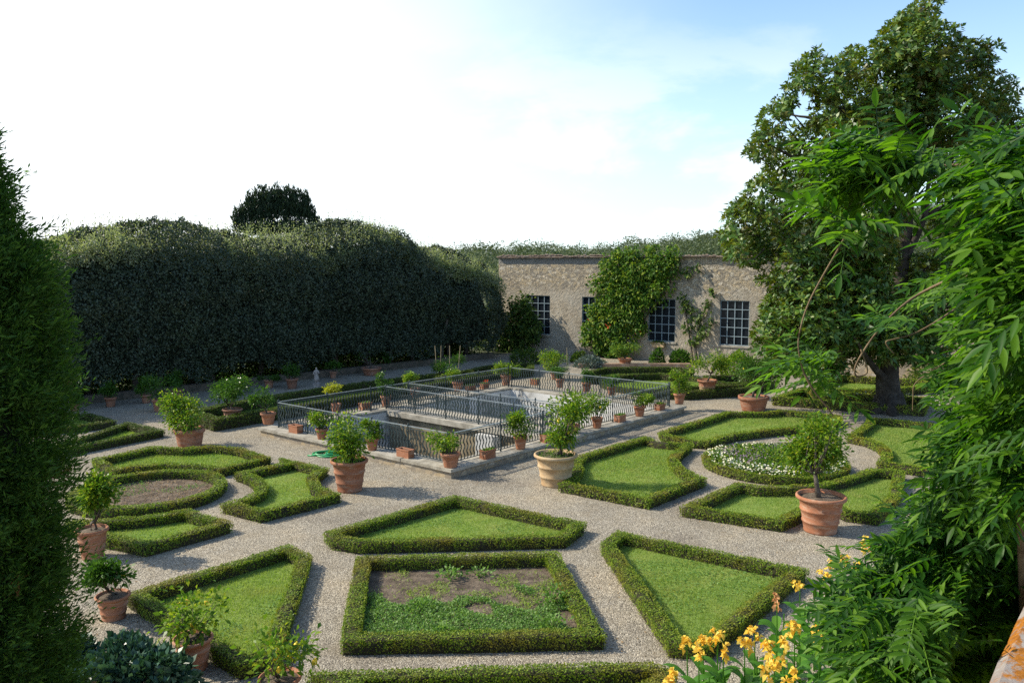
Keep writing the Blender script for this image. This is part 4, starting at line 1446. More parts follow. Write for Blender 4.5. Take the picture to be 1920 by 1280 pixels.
# remove the inner side faces where boxes butt (shared position faces)
seen = {}
for f_ in bm.faces:
    c_ = f_.calc_center_median()
    seen.setdefault((round(c_.x, 3), round(c_.y, 3), round(c_.z, 3)), []).append(f_)
bm.to_mesh(me)
bm.free()
link_mesh("wall", me, M_wall, bld)
# end and back walls
MB().box((0, 0.5, 0), (0.5, 7.5, WH - 1.3)).box((WL - 0.5, 0.5, 0), (WL, 7.5, WH - 1.3)).box((0.5, 7.0, 0), (WL - 0.5, 7.5, WH - 1.3)).build("rear_wall", M_wall, bld)
for a, b in wins:
    fr = MB()
    fw = 0.05
    nx, nz = 4, 5
    y0_, y1_ = 0.07, 0.12
    fr.box((a, y0_, z0w), (a + fw, y1_, z1w)).box((b - fw, y0_, z0w), (b, y1_, z1w)).box((a + fw, y0_, z1w - fw), (b - fw, y1_, z1w)).box((a + fw, y0_, z0w), (b - fw, y1_, z0w + fw))
    for i in range(1, nx):
        x = a + (b - a) * i / nx
        fr.box((x - .024, y0_ + .004, z0w + fw), (x + .024, y1_ - .004, z1w - fw))
    for j in range(1, nz):
        z_ = z0w + (z1w - z0w) * j / nz
        fr.box((a + fw, y0_ + .008, z_ - .023), (b - fw, y1_ - .008, z_ + .023))
    w_o = fr.build("window", M_frame, bld)
    MB().box((a + .02, 0.14, z0w + .02), (b - .02, 0.15, z1w - .02)).build("pane", M_glass, w_o)
    MB().box((a - .12, -0.07, z0w - .12), (b + .12, -0.002, z0w - .004)).build("sill", M_stone, bld)
# dark room behind the panes is closed by the rear wall; the roof
rf_ = MB()
n_t = int(WL / 0.24)
for i in range(n_t):
    x = (i + .5) * WL / n_t
    dz = rng.normal() * .03 + 0.06 * math.sin(x * .35) + .03 * math.sin(x * 1.7)
    vs_, fs_ = [], []
    for (yy, zz) in ((-0.30, WH + .04), (7.6, WH - 1.2)):
        for k in range(6):
            a = math.pi * k / 5
            vs_.append((x + .115 * math.cos(a), yy, zz + dz + .085 * math.sin(a)))
    for k in range(5):
        fs_.append((k, k + 1, 6 + k + 1, 6 + k))
    fs_.append((0, 1, 2, 3, 4, 5))
    rf_.add(vs_, fs_)
rf_.add([(0, -.26, WH - .03), (WL, -.26, WH - .03), (WL, 7.55, WH - 1.27), (0, 7.55, WH - 1.27), (0, -.26, WH + .03), (WL, -.26, WH + .03), (WL, 7.55, WH - 1.21), (0, 7.55, WH - 1.21)],
        [(3, 2, 1, 0), (4, 5, 6, 7), (0, 1, 5, 4), (1, 2, 6, 5), (2, 3, 7, 6), (3, 0, 4, 7)])
rf_.build("roof", M_tile, bld)
wn = np.array([wd_dir[1], -wd_dir[0], 0])         # towards the garden
if wn[1] > 0:
    wn = -wn


def on_wall(px, py, off=0.0):
    t = wall_t(px)
    p = P0 + wd_dir * t
    q_ = AT(px, py, p[1])
    return np.array([p[0], p[1], q_[2]]) + wn * off


def wall_plant(name, label, cat, lobes, n, L, mat, off=0.35, flowers=0, fmat=None, stems=(), wid=0.7, sx=0.55):
    base = on_wall(lobes[0][0], 681, 0.25)
    base[2] = 0
    r = tag(empty(name, base), label, cat)
    ar = np.array([l[2] ** 2 for l in lobes], float)
    per = rng.multinomial(n, ar / ar.sum())
    Ps, Ds, Ns = [], [], []
    wdir = np.array([wd_dir[0], wd_dir[1], 0])
    for (px, py, rp), k in zip(lobes, per):
        c = on_wall(px, py, off)
        s_ = c[1] / FPX
        U = rand_unit(k) * (rng.random((k, 1)) ** 0.45)
        lump = .92 + 0.42 * vnoise(U * 3 + px, 1.0, int(px + py))
        q_ = np.outer(U[:, 0] * rp * s_ * lump, wdir) + np.outer(U[:, 2] * rp * s_ * lump, [0, 0, 1]) + np.outer(np.abs(U[:, 1]) * min(rp * s_ * .7, .9) + .06 - off * .6, wn)
        Ps.append(c + q_)
        Ds.append(q_ * .6 + rng.normal(size=(k, 3)) * .5 + np.array([0, 0, -.35]) + wn * .4)
        Ns.append(wn + rng.normal(size=(k, 3)) * .6 + np.array([0, 0, .5]))
    P, D_, N_ = np.concatenate(Ps), np.concatenate(Ds), np.concatenate(Ns)
    ok = P[:, 2] > 0.05
    P, D_, N_ = P[ok], D_[ok], N_[ok]
    Ls = L * (.6 + .8 * rng.random(len(P)))
    V, F = leaf_arrays(P - base, D_, Ls, Ls * wid, .15, N_, droop=.2)
    np_mesh("foliage", V, F, mat, r)
    mbs = MB()
    for st in stems:
        pts_ = [on_wall(x, y, .12) - base for x, y in st]
        mbs.tube(spline(pts_, 5), .05, 5)
    if stems:
        mbs.build("stem", M_bark, r, smooth=True)
    for i in range(flowers):
        j = rng.integers(len(P))
        k = 9
        C = np.repeat((P[j] + wn * .1 - base)[None], k, 0) + rng.normal(size=(k, 3)) * .08
        V, F = leaf_arrays(C, rand_unit(k), .16, .1)
        np_mesh("blossom", V, F, fmat, r)
    return r


wall_plant("trumpet_creeper", "big sunlit creeper with orange red blossoms climbing the middle of the old wall", "creeper",
           [(1155, 505, 36), (1132, 535, 26), (1165, 545, 42), (1195, 515, 40), (1232, 498, 32), (1258, 498, 24), (1240, 535, 30), (1130, 585, 32), (1118, 620, 30), (1158, 600, 44), (1190, 580, 34), (1205, 612, 22), (1172, 640, 32), (1130, 650, 20), (1185, 555, 36), (1215, 560, 28), (1225, 470, 14), (1190, 478, 18), (1165, 478, 16), (1262, 478, 18), (1108, 635, 18), (1150, 665, 16)],
           12500, .19, M_creep, flowers=7, fmat=M_red, stems=[[(1165, 680), (1150, 630), (1170, 560), (1200, 500)], [(1150, 680), (1130, 620), (1150, 560)], [(1180, 660), (1210, 600), (1240, 560), (1262, 520)]])
wall_plant("wall_climber", "thin straggling climber on the plaster between the two right windows", "creeper",
           [(1290, 575, 18), (1312, 590, 18), (1330, 570, 14), (1295, 610, 16), (1322, 620, 18), (1305, 640, 14), (1335, 600, 10), (1285, 560, 12), (1335, 545, 10), (1290, 510, 12), (1310, 500, 10)], 560, .2, M_creepdark, off=.12,
           stems=[[(1312, 678), (1308, 640), (1318, 600), (1330, 560)], [(1305, 678), (1295, 620), (1285, 565)]])
wall_plant("grape_vine", "dark leaved vine over a frame at the wall's left end, next to the tall hedge", "vine",
           [(952, 600, 30), (985, 575, 26), (1003, 590, 24), (1000, 615, 28), (960, 640, 34), (1012, 628, 18), (935, 590, 26), (925, 630, 30), (975, 610, 34), (1022, 610, 12), (945, 570, 20), (1000, 565, 16), (985, 645, 22)],
           5200, .24, M_creepdark, off=2.0, stems=[[(960, 690), (962, 650), (975, 600)], [(930, 690), (935, 640), (945, 600)], [(1000, 690), (1000, 640), (1005, 600)]])


def bush(name, label, cat, px, py, wpx, hpx, n, L, mat, group=None, z=0.0, flat=1.0, wid=.5):
    b = G(px, py, z)
    s_ = b[1] / FPX
    rx, rz = wpx * s_ / 2, hpx * s_
    b[1] += rx * .5
    r = tag(empty(name, b), label, cat, group)
    U = rand_unit(n)
    U[:, 2] = np.abs(U[:, 2])
    lump = .82 + .22 * vnoise(U * 2.2 + px, 1.2, int(px)) + .1 * rng.random(n)
    P = U * np.array([rx, rx * flat, rz]) * (lump * (0.55 + .45 * rng.random(n) ** .4))[:, None]
    Ls = L * (.6 + .8 * rng.random(n))
    V, F = leaf_arrays(P, U * .8 + rng.normal(size=(n, 3)) * .55, Ls, Ls * wid, .2)
    np_mesh("foliage", V, F, mat, r)
    mbs = MB()
    for i in range(5):
        a = i * 1.26
        mbs.tube([(.05 * math.cos(a), .05 * math.sin(a), -.02), (rx * .4 * math.cos(a), rx * .4 * flat * math.sin(a), rz * .6)], [.03, .012], 5)
    mbs.build("stem", M_bark, r)
    return r


GB = "shrubs at the foot of the old wall"
bush("shrub", "grey-blue mounded bush left of the pale potted bush", "bush", 1110, 690, 66, 22, 1500, .16, M_lav, GB)
bush("shrub", "dark rounded shrub under the third window", "bush", 1276, 684, 42, 30, 1300, .16, M_citrusleaf, GB)
bush("shrub", "dark shrub in the border just left of the window planter", "bush", 1233, 684, 30, 34, 800, .16, M_citrusleaf, GB)
bush("shrub", "dark shrub in the shade at the left foot of the creeper", "bush", 1085, 680, 34, 26, 700, .16, M_creepdark, GB)
bush("shrub", "leafy orange tree shrub below the right-hand window", "bush", 1385, 706, 74, 52, 2200, .15, M_lemonleaf, GB)
bush("shrub", "bushy shrub at the wall between the window and the magnolia", "bush", 1450, 700, 60, 44, 1500, .16, M_citrusleaf, GB)
bush("shrub", "dark shrub under the magnolia's left boughs", "bush", 1530, 708, 80, 40, 1800, .16, M_creepdark, GB)
bush("shrub", "dark shrub in the corner where the tall hedge meets the wall", "bush", 985, 684, 60, 34, 1200, .16, M_creepdark, GB)
bush("shrub", "dark shrub behind the magnolia, under the wisteria", "bush", 1760, 716, 130, 60, 2600, .18, M_creepdark, GB)
bush("shrub", "pale green shrub right of the magnolia trunk", "bush", 1830, 736, 110, 60, 2200, .16, M_creep, GB)

gw = P0 + wd_dir * t1
gl = wall_t(1960) - t1
gwall = MB()
gwall.box((0.02, 0, 0), (gl, .45, 4.3)).box((0.02, -.06, 4.302), (gl, .51, 4.4))
tag(gwall.build("garden_wall", M_rubble, loc=(gw[0], gw[1], 0)), "lower rubble garden wall behind the magnolia trunk", "wall").rotation_euler = (0, 0, ang)

# window planter
wp = on_wall(1239, 643, .14)
r = tag(empty("window_planter", wp, ang), "small terracotta planter hanging below the third window", "planter")
MB().box((-.42, -.14, -.25), (.42, .12, 0)).box((-.45, -.17, 0), (.45, .12, .05)).build("box", M_terra_pale, r)
k = 90
P = np.column_stack([rng.random(k) * .8 - .4, rng.random(k) * .2 - .12, np.full(k, .04)])
V, F = leaf_arrays(P, rng.normal(size=(k, 3)) * .7 + np.array([0, -.2, .3]), .2, .1)
np_mesh("foliage", V, F, M_creepdark, r)

# ------------------------------------------------------------------ tall clipped holm-oak hedge
hA, hB = G(120, 764)[:2], G(922, 671)[:2]
hd = unit(hB - hA)
hn = np.array([hd[1], -hd[0]])              # towards the garden
HL = np.linalg.norm(hB - hA)
TH = 4.2
# top heights read along the face
tops = [(-400, 470), (0, 450), (90, 436), (180, 412), (280, 408), (380, 414), (430, 426), (560, 424), (640, 410), (700, 406), (750, 424), (790, 448), (830, 460), (880, 474), (920, 488), (948, 510)]
tt, th = [], []
for px, py in tops:
    rr_ = ray(px, HOR)
    A_ = np.array([[rr_[0], -hd[0]], [rr_[1], -hd[1]]])
    cmid = hA - hn * TH * .35
    k = np.linalg.solve(A_, cmid)
    tt.append(k[1])
    th.append(AT(px, py, k[0] * rr_[1])[2] - .55)
tt, th = np.array(tt), np.array(th)
tmax = tt[-1]
hr = tag(empty("tall_hedge", (hA[0], hA[1], 0)), "tall dark clipped holm oak hedge along the whole left side of the garden", "hedge")
hA3 = np.array([hA[0], hA[1], 0])


def hedge_surface(n, top_bias=0.0):
    """points and normals on a rounded long block"""
    t = tt[0] + rng.random(n) * (tmax - tt[0])
    w_ = rng.random(n)
    Ht = np.interp(t, tt, th)
    endf = np.clip((tmax - t) / 4.5, 0, 1) ** .5
    # perimeter: face 0..1 -> up, then over the top, then down the back
    per = Ht + TH + Ht * .7
    s_ = w_ * per
    face = s_ < Ht
    topm = (~face) & (s_ < Ht + TH)
    zz = np.where(face, s_, np.where(topm, Ht, Ht - (s_ - Ht - TH)))
    yy = np.where(face, 0, np.where(topm, s_ - Ht, TH))
    nz = np.where(topm, 1.0, 0)
    ny = np.where(face, 1.0, np.where(topm, 0, -1.0))
    # round the shoulders
    rc = 3.2
    dz = np.clip((zz - (Ht - rc)) / rc, 0, 1)
    sh = rc * (1 - np.sqrt(1 - (dz * .95) ** 2))
    yy = np.where(face, yy + sh * .78, yy)
    yy = np.where(topm, 1.9 + yy * (TH - 1.9) / TH, yy)
    ny = np.where(face, 1 - dz * .6, ny)
    nz = np.where(face, dz, nz)
    ed = np.minimum(yy, TH - yy)
    zz = np.where(topm, zz - .5 * np.exp(-ed * 1.6), zz)
    # face draws in at the far end
    yy = yy + np.where(face, (1 - endf) * TH * .6, 0)
    P = np.column_stack([hd[0] * t - hn[0] * yy, hd[1] * t - hn[1] * yy, zz])
    N = np.column_stack([hn[0] * ny + hd[0] * (1 - endf), hn[1] * ny + hd[1] * (1 - endf), nz])
    N = unit(N)
    lump = .38 * vnoise(P, .75, 51) + .34 * vnoise(P, 2.0, 52) + .24 * vnoise(P, 4.2, 53)
    P = P + N * (lump + rng.normal(size=n) * .09)[:, None]
    return P, N, t, Ht


P, N, t, Ht = hedge_surface(250000)
low_cut = .75 + .5 * vnoise(np.column_stack([t, t * 0, t * 0]), 1.1, 61) + .3 * rng.random(len(P))
ok = P[:, 2] > low_cut
P, N = P[ok], N[ok]
k = len(P)
Ls = .125 * (.6 + .8 * rng.random(k))
V, F = leaf_arrays(P, N * .3 + rng.normal(size=(k, 3)) * .7 + np.array([0, 0, .1]), Ls, Ls * .6, .2, N + rng.normal(size=(k, 3)) * .6)
np_mesh("foliage", V, F, M_ilex, hr)
# upright young shoots along the top, coloured pale for a sunlit band
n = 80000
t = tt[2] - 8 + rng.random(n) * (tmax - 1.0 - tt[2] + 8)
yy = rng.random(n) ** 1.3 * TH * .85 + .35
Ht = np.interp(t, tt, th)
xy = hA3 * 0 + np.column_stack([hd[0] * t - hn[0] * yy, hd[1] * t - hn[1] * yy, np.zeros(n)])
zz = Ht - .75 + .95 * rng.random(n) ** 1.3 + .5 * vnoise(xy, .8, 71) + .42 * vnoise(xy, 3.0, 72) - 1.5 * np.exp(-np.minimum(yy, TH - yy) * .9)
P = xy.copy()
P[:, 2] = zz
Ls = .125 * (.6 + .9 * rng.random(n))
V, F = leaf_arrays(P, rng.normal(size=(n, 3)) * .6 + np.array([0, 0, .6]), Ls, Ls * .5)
np_mesh("sunlit_young_shoots", V, F, M_ilextop, hr)
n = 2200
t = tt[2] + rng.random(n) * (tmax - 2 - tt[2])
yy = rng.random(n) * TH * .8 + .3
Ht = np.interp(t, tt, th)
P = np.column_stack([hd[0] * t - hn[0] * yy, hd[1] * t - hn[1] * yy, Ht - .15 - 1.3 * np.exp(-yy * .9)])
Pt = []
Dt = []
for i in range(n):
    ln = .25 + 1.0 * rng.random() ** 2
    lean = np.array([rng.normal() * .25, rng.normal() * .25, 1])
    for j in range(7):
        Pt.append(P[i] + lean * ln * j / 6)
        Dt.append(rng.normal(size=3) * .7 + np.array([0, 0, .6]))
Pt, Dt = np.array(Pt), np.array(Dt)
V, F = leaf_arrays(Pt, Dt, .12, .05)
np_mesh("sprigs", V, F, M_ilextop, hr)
# solid core, coloured near black for the hedge's inner shade
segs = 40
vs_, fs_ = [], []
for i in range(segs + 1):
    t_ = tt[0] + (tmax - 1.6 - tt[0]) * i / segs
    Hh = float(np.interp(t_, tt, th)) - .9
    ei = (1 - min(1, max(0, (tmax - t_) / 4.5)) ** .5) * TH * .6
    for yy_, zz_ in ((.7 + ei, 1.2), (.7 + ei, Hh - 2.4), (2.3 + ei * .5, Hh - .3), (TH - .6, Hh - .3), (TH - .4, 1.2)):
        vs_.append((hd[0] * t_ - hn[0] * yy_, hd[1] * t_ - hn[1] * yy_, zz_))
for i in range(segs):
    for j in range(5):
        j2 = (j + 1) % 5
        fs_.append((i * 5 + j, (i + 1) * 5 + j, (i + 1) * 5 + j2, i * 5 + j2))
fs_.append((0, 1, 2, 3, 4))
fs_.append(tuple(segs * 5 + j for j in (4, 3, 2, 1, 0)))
MB().add(vs_, fs_).build("shaded_core", M_ilexcore, hr)
for i in range(17):
    t_ = -2 + i * (HL + 1) / 16 + rng.normal() * .3
    yy_ = 1.6 + rng.normal() * .5
    b = np.array([hd[0] * t_ - hn[0] * yy_, hd[1] * t_ - hn[1] * yy_, 0])
    MB().tube([b, b + np.array([rng.normal() * .15, rng.normal() * .15, 1.3]), b + np.array([rng.normal() * .3, rng.normal() * .3, 2.9])], [.19, .14, .1], 7).build("trunk", M_bark, hr, smooth=True)
# undergrowth behind the trunks
n = 60000
t = tt[0] + rng.random(n) * (tmax - tt[0] - 2)
yy = 1.8 + rng.random(n) * 3.4
xy = np.column_stack([hd[0] * t - hn[0] * yy, hd[1] * t - hn[1] * yy, np.zeros(n)])
keep = vnoise(xy, .8, 81) > -2
xy = xy[keep] + hA3
n = len(xy)
P = xy.copy()
P[:, 2] = rng.random(n) * 2.1
Ls = .2 * (.6 + .8 * rng.random(n))
V, F = leaf_arrays(P, rng.normal(size=(n, 3)) + np.array([0, 0, .4]), Ls, Ls * .5)
tag(np_mesh("undergrowth", V, F, M_creepdark), "dark undergrowth behind the trunks of the tall hedge", "undergrowth", kind="stuff")

# ------------------------------------------------------------------ magnolia
mgb = G(1668, 772)
mg = tag(empty("magnolia_tree", mgb), "large glossy leaved magnolia tree with rusty leaf undersides standing right of the path", "tree")
DM = mgb[1]
sM = DM / FPX


def mpt(px, py, dy=0.0):
    q_ = AT(px, py, DM + dy)
    return q_ - mgb


mb = MB()
mb.tube(spline([mpt(1668, 776), mpt(1666, 745), mpt(1664, 700), mpt(1668, 640), mpt(1682, 560), mpt(1696, 470), mpt(1704, 390), mpt(1712, 300, .5), mpt(1722, 190, .5), mpt(1728, 70, .3)], 4),
        list(np.interp(np.linspace(0, 1, 37), [0, .06, .12, .3, .5, .7, 1], [.95, .64, .52, .44, .28, .18, .05])), 14)
# root flare
for a, ln in ((2.6, 1.4), (3.6, 1.3), (5.2, 1.0), (.3, 1.1), (4.4, 1.2), (1.4, 1.1)):
    mb.tube([(math.cos(a) * ln, math.sin(a) * ln, -.08), (math.cos(a) * .62, math.sin(a) * .62, .12), (math.cos(a) * .3, math.sin(a) * .3, .75)], [.1, .26, .3], 8)
limbs = [[(1664, 715), (1640, 690), (1622, 665), (1600, 630)], [(1690, 500), (1715, 450), (1735, 400), (1745, 330), (1790, 250)], [(1668, 640), (1620, 590), (1560, 560), (1500, 545)], [(1680, 560), (1620, 500), (1540, 450), (1440, 425)],
         [(1700, 420), (1650, 380), (1590, 330), (1500, 300), (1440, 270)], [(1710, 320), (1650, 270), (1590, 215), (1520, 165)], [(1718, 220), (1690, 160), (1650, 110)], [(1745, 330), (1810, 270), (1870, 220)],
         [(1735, 400), (1800, 380), (1860, 340)], [(1670, 620), (1730, 590), (1790, 570)], [(1665, 650), (1610, 640), (1540, 640)], [(1660, 560), (1590, 420), (1500, 390)], [(1725, 150), (1770, 130), (1830, 110)],
         [(1640, 380), (1560, 240), (1480, 215)]]
for i, lb in enumerate(limbs):
    dy = ((i * 37) % 7 - 3) * 1.0
    pts_ = [mpt(x, y, dy * j / (len(lb) - 1)) for j, (x, y) in enumerate(lb)]
    sp = spline(pts_, 4)
    r0 = .2 if i in (0, 1) else .15
    mb.tube(sp, list(np.linspace(r0, .035, len(sp))), 7)
rng = np.random.default_rng(2024)
lobes = [(1724, 34, 26), (1734, 8, 20), (1716, 58, 30), (1690, 50, 22), (1690, 85, 45), (1745, 95, 55), (1650, 105, 32), (1625, 125, 22), (1560, 150, 38), (1520, 122, 24), (1500, 152, 18), (1590, 110, 20), (1800, 130, 55), (1840, 100, 26), (1868, 175, 42), (1600, 190, 55), (1690, 180, 68), (1780, 210, 70),
         (1870, 260, 60), (1545, 210, 26), (1470, 195, 18), (1452, 222, 24), (1520, 262, 45), (1600, 280, 65), (1690, 290, 66), (1440, 262, 28), (1420, 282, 20), (1480, 320, 55), (1560, 355, 66), (1440, 372, 46), (1392, 405, 34), (1368, 440, 20), (1376, 470, 18), (1440, 445, 48),
         (1410, 480, 26), (1520, 440, 56), (1620, 420, 66), (1500, 520, 52), (1580, 530, 66), (1470, 580, 44), (1450, 620, 34), (1545, 610, 64), (1630, 590, 66), (1715, 560, 52), (1770, 600, 60), (1545, 672, 36), (1490, 650, 44), (1570, 690, 20), (1690, 520, 48), (1620, 490, 60),
         (1810, 340, 60), (1860, 340, 50), (1800, 500, 50), (1650, 640, 40), (1730, 640, 46), (1440, 520, 18), (1430, 650, 16), (1480, 560, 40), (1520, 580, 46), (1500, 620, 44), (1560, 570, 50), (1600, 640, 46), (1580, 600, 50), (1460, 600, 36), (1540, 640, 40), (1620, 560, 50), (1660, 600, 50), (1690, 640, 44), (1740, 520, 50), (1780, 560, 50), (1780, 420, 30), (1840, 430, 50), (1660, 360, 48), (1720, 150, 50), (1840, 230, 50), (1640, 235, 50), (1740, 260, 52)]
ar = np.array([l[2] ** 1.75 for l in lobes], float)
NR = 15500
per = rng.multinomial(NR, ar / ar.sum())
Ps, Ds, Ns = [], [], []
for i, ((px, py, rp), k) in enumerate(zip(lobes, per)):
    rm = rp * sM
    # depth: rounded crown
    ux = (px - 1650) / 300
    dmax = 5.2 * math.sqrt(max(.05, 1 - ux * ux)) * (1.0 if py < 600 else .75)
    dy = rng.uniform(-1, 1) * dmax * .75
    c = mpt(px, py, dy * .8)
    for _ in range(int(k)):
        u = rand_unit(1)[0] * (.45 + .55 * rng.random() ** .5)
        rc = c + u * np.array([rm, 0, rm]) + np.array([0, u[1] * max(rm, 1.4), 0])
        ax = unit(u * .8 + np.array([0, 0, .7]) + rng.normal(size=3) * .35)
        m_ = int(rng.integers(5, 9))
        tv = unit(np.cross(ax, rng.normal(size=3)))
        bv = np.cross(ax, tv)
        a = np.arange(m_) * 2.4 + rng.random() * 6
        el = rng.uniform(.15, .9, m_)
        dv = np.outer(np.cos(a) * np.cos(el), tv) + np.outer(np.sin(a) * np.cos(el), bv) + np.outer(np.sin(el), ax)
        Ps.append(np.repeat(rc[None], m_, 0) + dv * .02 - np.outer(rng.random(m_) * .1, ax))
        Ds.append(dv)
        Ns.append(np.repeat(ax[None], m_, 0))
    for _ in range(max(1, int(k) // 60)):
        u = rand_unit(1)[0] * .8
        e_ = c + u * np.array([rm, 0, rm]) + np.array([0, u[1] * max(rm, 1.4), 0])
        s_ = c + (mpt(1690, 450) - c) * .18
        mb.tube([s_, (s_ + e_) / 2 + rng.normal(size=3) * .12, e_], [.035, .022, .008], 4)
P, D_, N_ = np.concatenate(Ps), np.concatenate(Ds), np.concatenate(Ns)
k = len(P)
Ls = .27 * (.65 + .6 * rng.random(k))
B_ = unit(np.cross(D_, N_))
V, F = leaf_arrays(P, D_, Ls, Ls * .42, .12, N_, droop=.12)
# winding so that the glossy upper side faces along the shoot
np_mesh("crown", V, F[:, ::-1] if False else F, M_magn, mg)
mb.build("trunk", M_magbark, mg, smooth=True)

# ------------------------------------------------------------------ dark tree behind the hedge
yb = G(515, 640)
yD = 68.0
yb = np.array([AT(515, 430, yD)[0], yD, 0])
yw = tag(empty("yew_tree", yb), "dark upright tree rising behind the tall hedge against the white sky", "tree")
Ps = []
for px, py, rp, h_ in ((443, 408, 8, 26), (456, 402, 8, 28), (468, 386, 9, 34), (482, 388, 12, 38), (494, 378, 10, 36), (508, 386, 13, 40), (521, 374, 10, 34), (536, 384, 13, 40), (550, 376, 9, 32), (562, 386, 12, 36), (574, 380, 8, 28), (585, 404, 10, 26), (594, 416, 7, 18), (500, 424, 34, 16), (545, 424, 36, 16), (470, 426, 20, 12)):
    c = AT(px, py, yD) - yb
    n = int(rp * h_ * 2.3)
    U = rand_unit(n) * (rng.random((n, 1)) ** .4)
    s_ = yD / FPX
    Ps.append(c + U * np.array([rp * s_, rp * s_, h_ * .98 * s_]) * (1 + .25 * vnoise(U * 4 + px, 1, int(px)))[:, None])
P = np.concatenate(Ps)
n = len(P)
Ls = .2 * (.6 + .8 * rng.random(n))
V, F = leaf_arrays(P - np.array([0, 0, .35]), rng.normal(size=(n, 3)) * .35 + np.array([0, 0, .9]), Ls * 1.7, Ls * .45)
np_mesh("crown", V, F, M_yew, yw)
MB().tube([(0, 0, 0), (.1, 0, 4), (0, 0, 9.5)], [.4, .3, .15], 8).build("trunk", M_bark, yw)

# ------------------------------------------------------------------ hills and woods
sky_pts = [(-600, 500), (700, 490), (780, 478), (850, 470), (900, 462), (960, 463), (1100, 468), (1200, 458), (1280, 448), (1340, 440), (1450, 425), (1700, 395), (1850, 385), (2400, 380)]
xs_, hs_ = [], []
HD = 260.0
for px, py in sky_pts:
    q_ = AT(px, py, HD)
    xs_.append(q_[0])
    hs_.append(q_[2] - 6.2)
gx = np.linspace(-330, 330, 90)
gy = np.linspace(93, 420, 50)


def hill_z(x, y):
    top = np.interp(x * HD / np.maximum(y, 90), xs_, hs_)
    f_ = np.clip((y - 95) / (HD - 95), 0, 1.25)
    return np.maximum(top, 0) * (f_ * f_ * (3 - 2 * np.clip(f_, 0, 1))) ** 1.0


X, Y = np.meshgrid(gx, gy)
Z = hill_z(X, Y) + .6 * np.sin(X * .06) * np.clip((Y - 120) / 100, 0, 1) + .02
Vh = np.column_stack([X.ravel(), Y.ravel(), Z.ravel()])
nx_, ny_ = len(gx), len(gy)
Fh = [(j * nx_ + i, j * nx_ + i + 1, (j + 1) * nx_ + i + 1, (j + 1) * nx_ + i) for j in range(ny_ - 1) for i in range(nx_ - 1)]
tag(np_mesh("hill", Vh, np.array(Fh), M_hill, smooth=True), kind="structure")
Ps, Ss = [], []
for i in range(1250):
    y = 105 + rng.random() ** .6 * 175
    x = (rng.random() * 1.25 - .3) * y * .68
    z_ = float(hill_z(np.array([x]), np.array([y]))[0])
    r_ = rng.uniform(1.6, 3.4)
    hh = rng.uniform(.8, 1.25) * r_
    n = 330
    U = rand_unit(n) * (.55 + .45 * rng.random((n, 1)) ** .5)
    U *= (1 + .3 * vnoise(U * 2.5 + i, 1, i % 50))[:, None]
    Ps.append(np.array([x, y, z_ + hh + .4]) + U * np.array([r_, r_, hh]))
    Ss.append(np.full(n, r_ * .135))
P, S_ = np.concatenate(Ps), np.concatenate(Ss)
n = len(P)
S_ = S_ * (.6 + .8 * rng.random(n))
V, F = leaf_arrays(P, rng.normal(size=(n, 3)) * np.array([1, 1, .6]), S_, S_ * .9, .2, rng.normal(size=(n, 3)) * .7 + np.array([0, 0, .8]))
tag(np_mesh("woods", V, F, M_wood), "grey-green wooded hillside beyond the old wall", "woods", kind="stuff")

# ------------------------------------------------------------------ conifer on the left
cD = 7.2
sC = cD / FPX
cb = np.array([AT(-62, 700, cD)[0], cD, 0])
cy = tag(empty("cypress_tree", cb), "tall feathery conifer with a few dead brown sprays at the left edge", "tree")
prof_z = np.array([AT(0, y, cD)[2] for y in (60, 200, 290, 400, 460, 500, 600, 700, 800, 900, 1000, 1100, 1200, 1290, 1500)])
prof_r = np.array([1, 22, 68, 92, 120, 160, 165, 172, 172, 166, 152, 152, 168, 180, 180]) * sC
prof_z, prof_r = prof_z[::-1], prof_r[::-1]
z_hi = AT(0, 205, cD)[2]
z_lo = max(.4, prof_z[0])
Ps, Ds = [], []
nbough, per_b = 760, 16
zb = z_lo + (z_hi - z_lo) * rng.random(nbough) ** .9
ab = rng.random(nbough) * 6.283
keep = np.cos(ab) > -.6
zb, ab = zb[keep], ab[keep]
dead_P, dead_D = [], []
fr = []
for z0_, a0_ in zip(zb, ab):
    rm_ = float(np.interp(z0_, prof_z, prof_r))
    rb = rm_ * rng.uniform(.70, 1.0)
    for _ in range(per_b):
        q3 = np.array([math.cos(a0_) * rb, math.sin(a0_) * rb, z0_]) + rng.normal(size=3) * np.array([.10, .10, .11]) * min(1.0, .35 + rm_ * 1.2)
        fr.append((q3[2], math.atan2(q3[1], q3[0]), math.hypot(q3[0], q3[1]) + .04))
for z_, a_, r1 in fr:
    o = np.array([math.cos(a_), math.sin(a_), 0])
    dead = rng.random() < .004 and z_ < 5.6
    # a frond: stalk leaving upward and outward, carrying small sprays
    st = o * (r1 - .34) + np.array([0, 0, z_ - .12])
    en = o * r1 + np.array([0, 0, z_ + .06 - .12 * rng.random()])
    m_ = 26
    u = rng.random(m_) ** .7
    side = unit(np.cross(o, [0, 0, 1]) * rng.normal() + np.array([0, 0, rng.normal() * .7]))
    sp = (rng.random(m_) * 2 - 1) * .12 * (1.15 - u)
    p = st + np.outer(u, en - st) + np.outer(sp, side) + rng.normal(size=(m_, 3)) * .02
    d = unit(en - st) * .9 + np.outer(np.sign(sp), side) * .7 + rng.normal(size=(m_, 3)) * .3 + np.array([0, 0, .15 if not dead else -.5])
    (dead_P if dead else Ps).append(p)
    (dead_D if dead else Ds).append(d)
P, D_ = np.concatenate(Ps), np.concatenate(Ds)
n = len(P)
Ls = .062 * (.5 + .9 * rng.random(n))
V, F = leaf_arrays(P, D_, Ls, Ls * .24, .1)
np_mesh("crown", V, F, M_cypr, cy)
P, D_ = np.concatenate(dead_P), np.concatenate(dead_D)
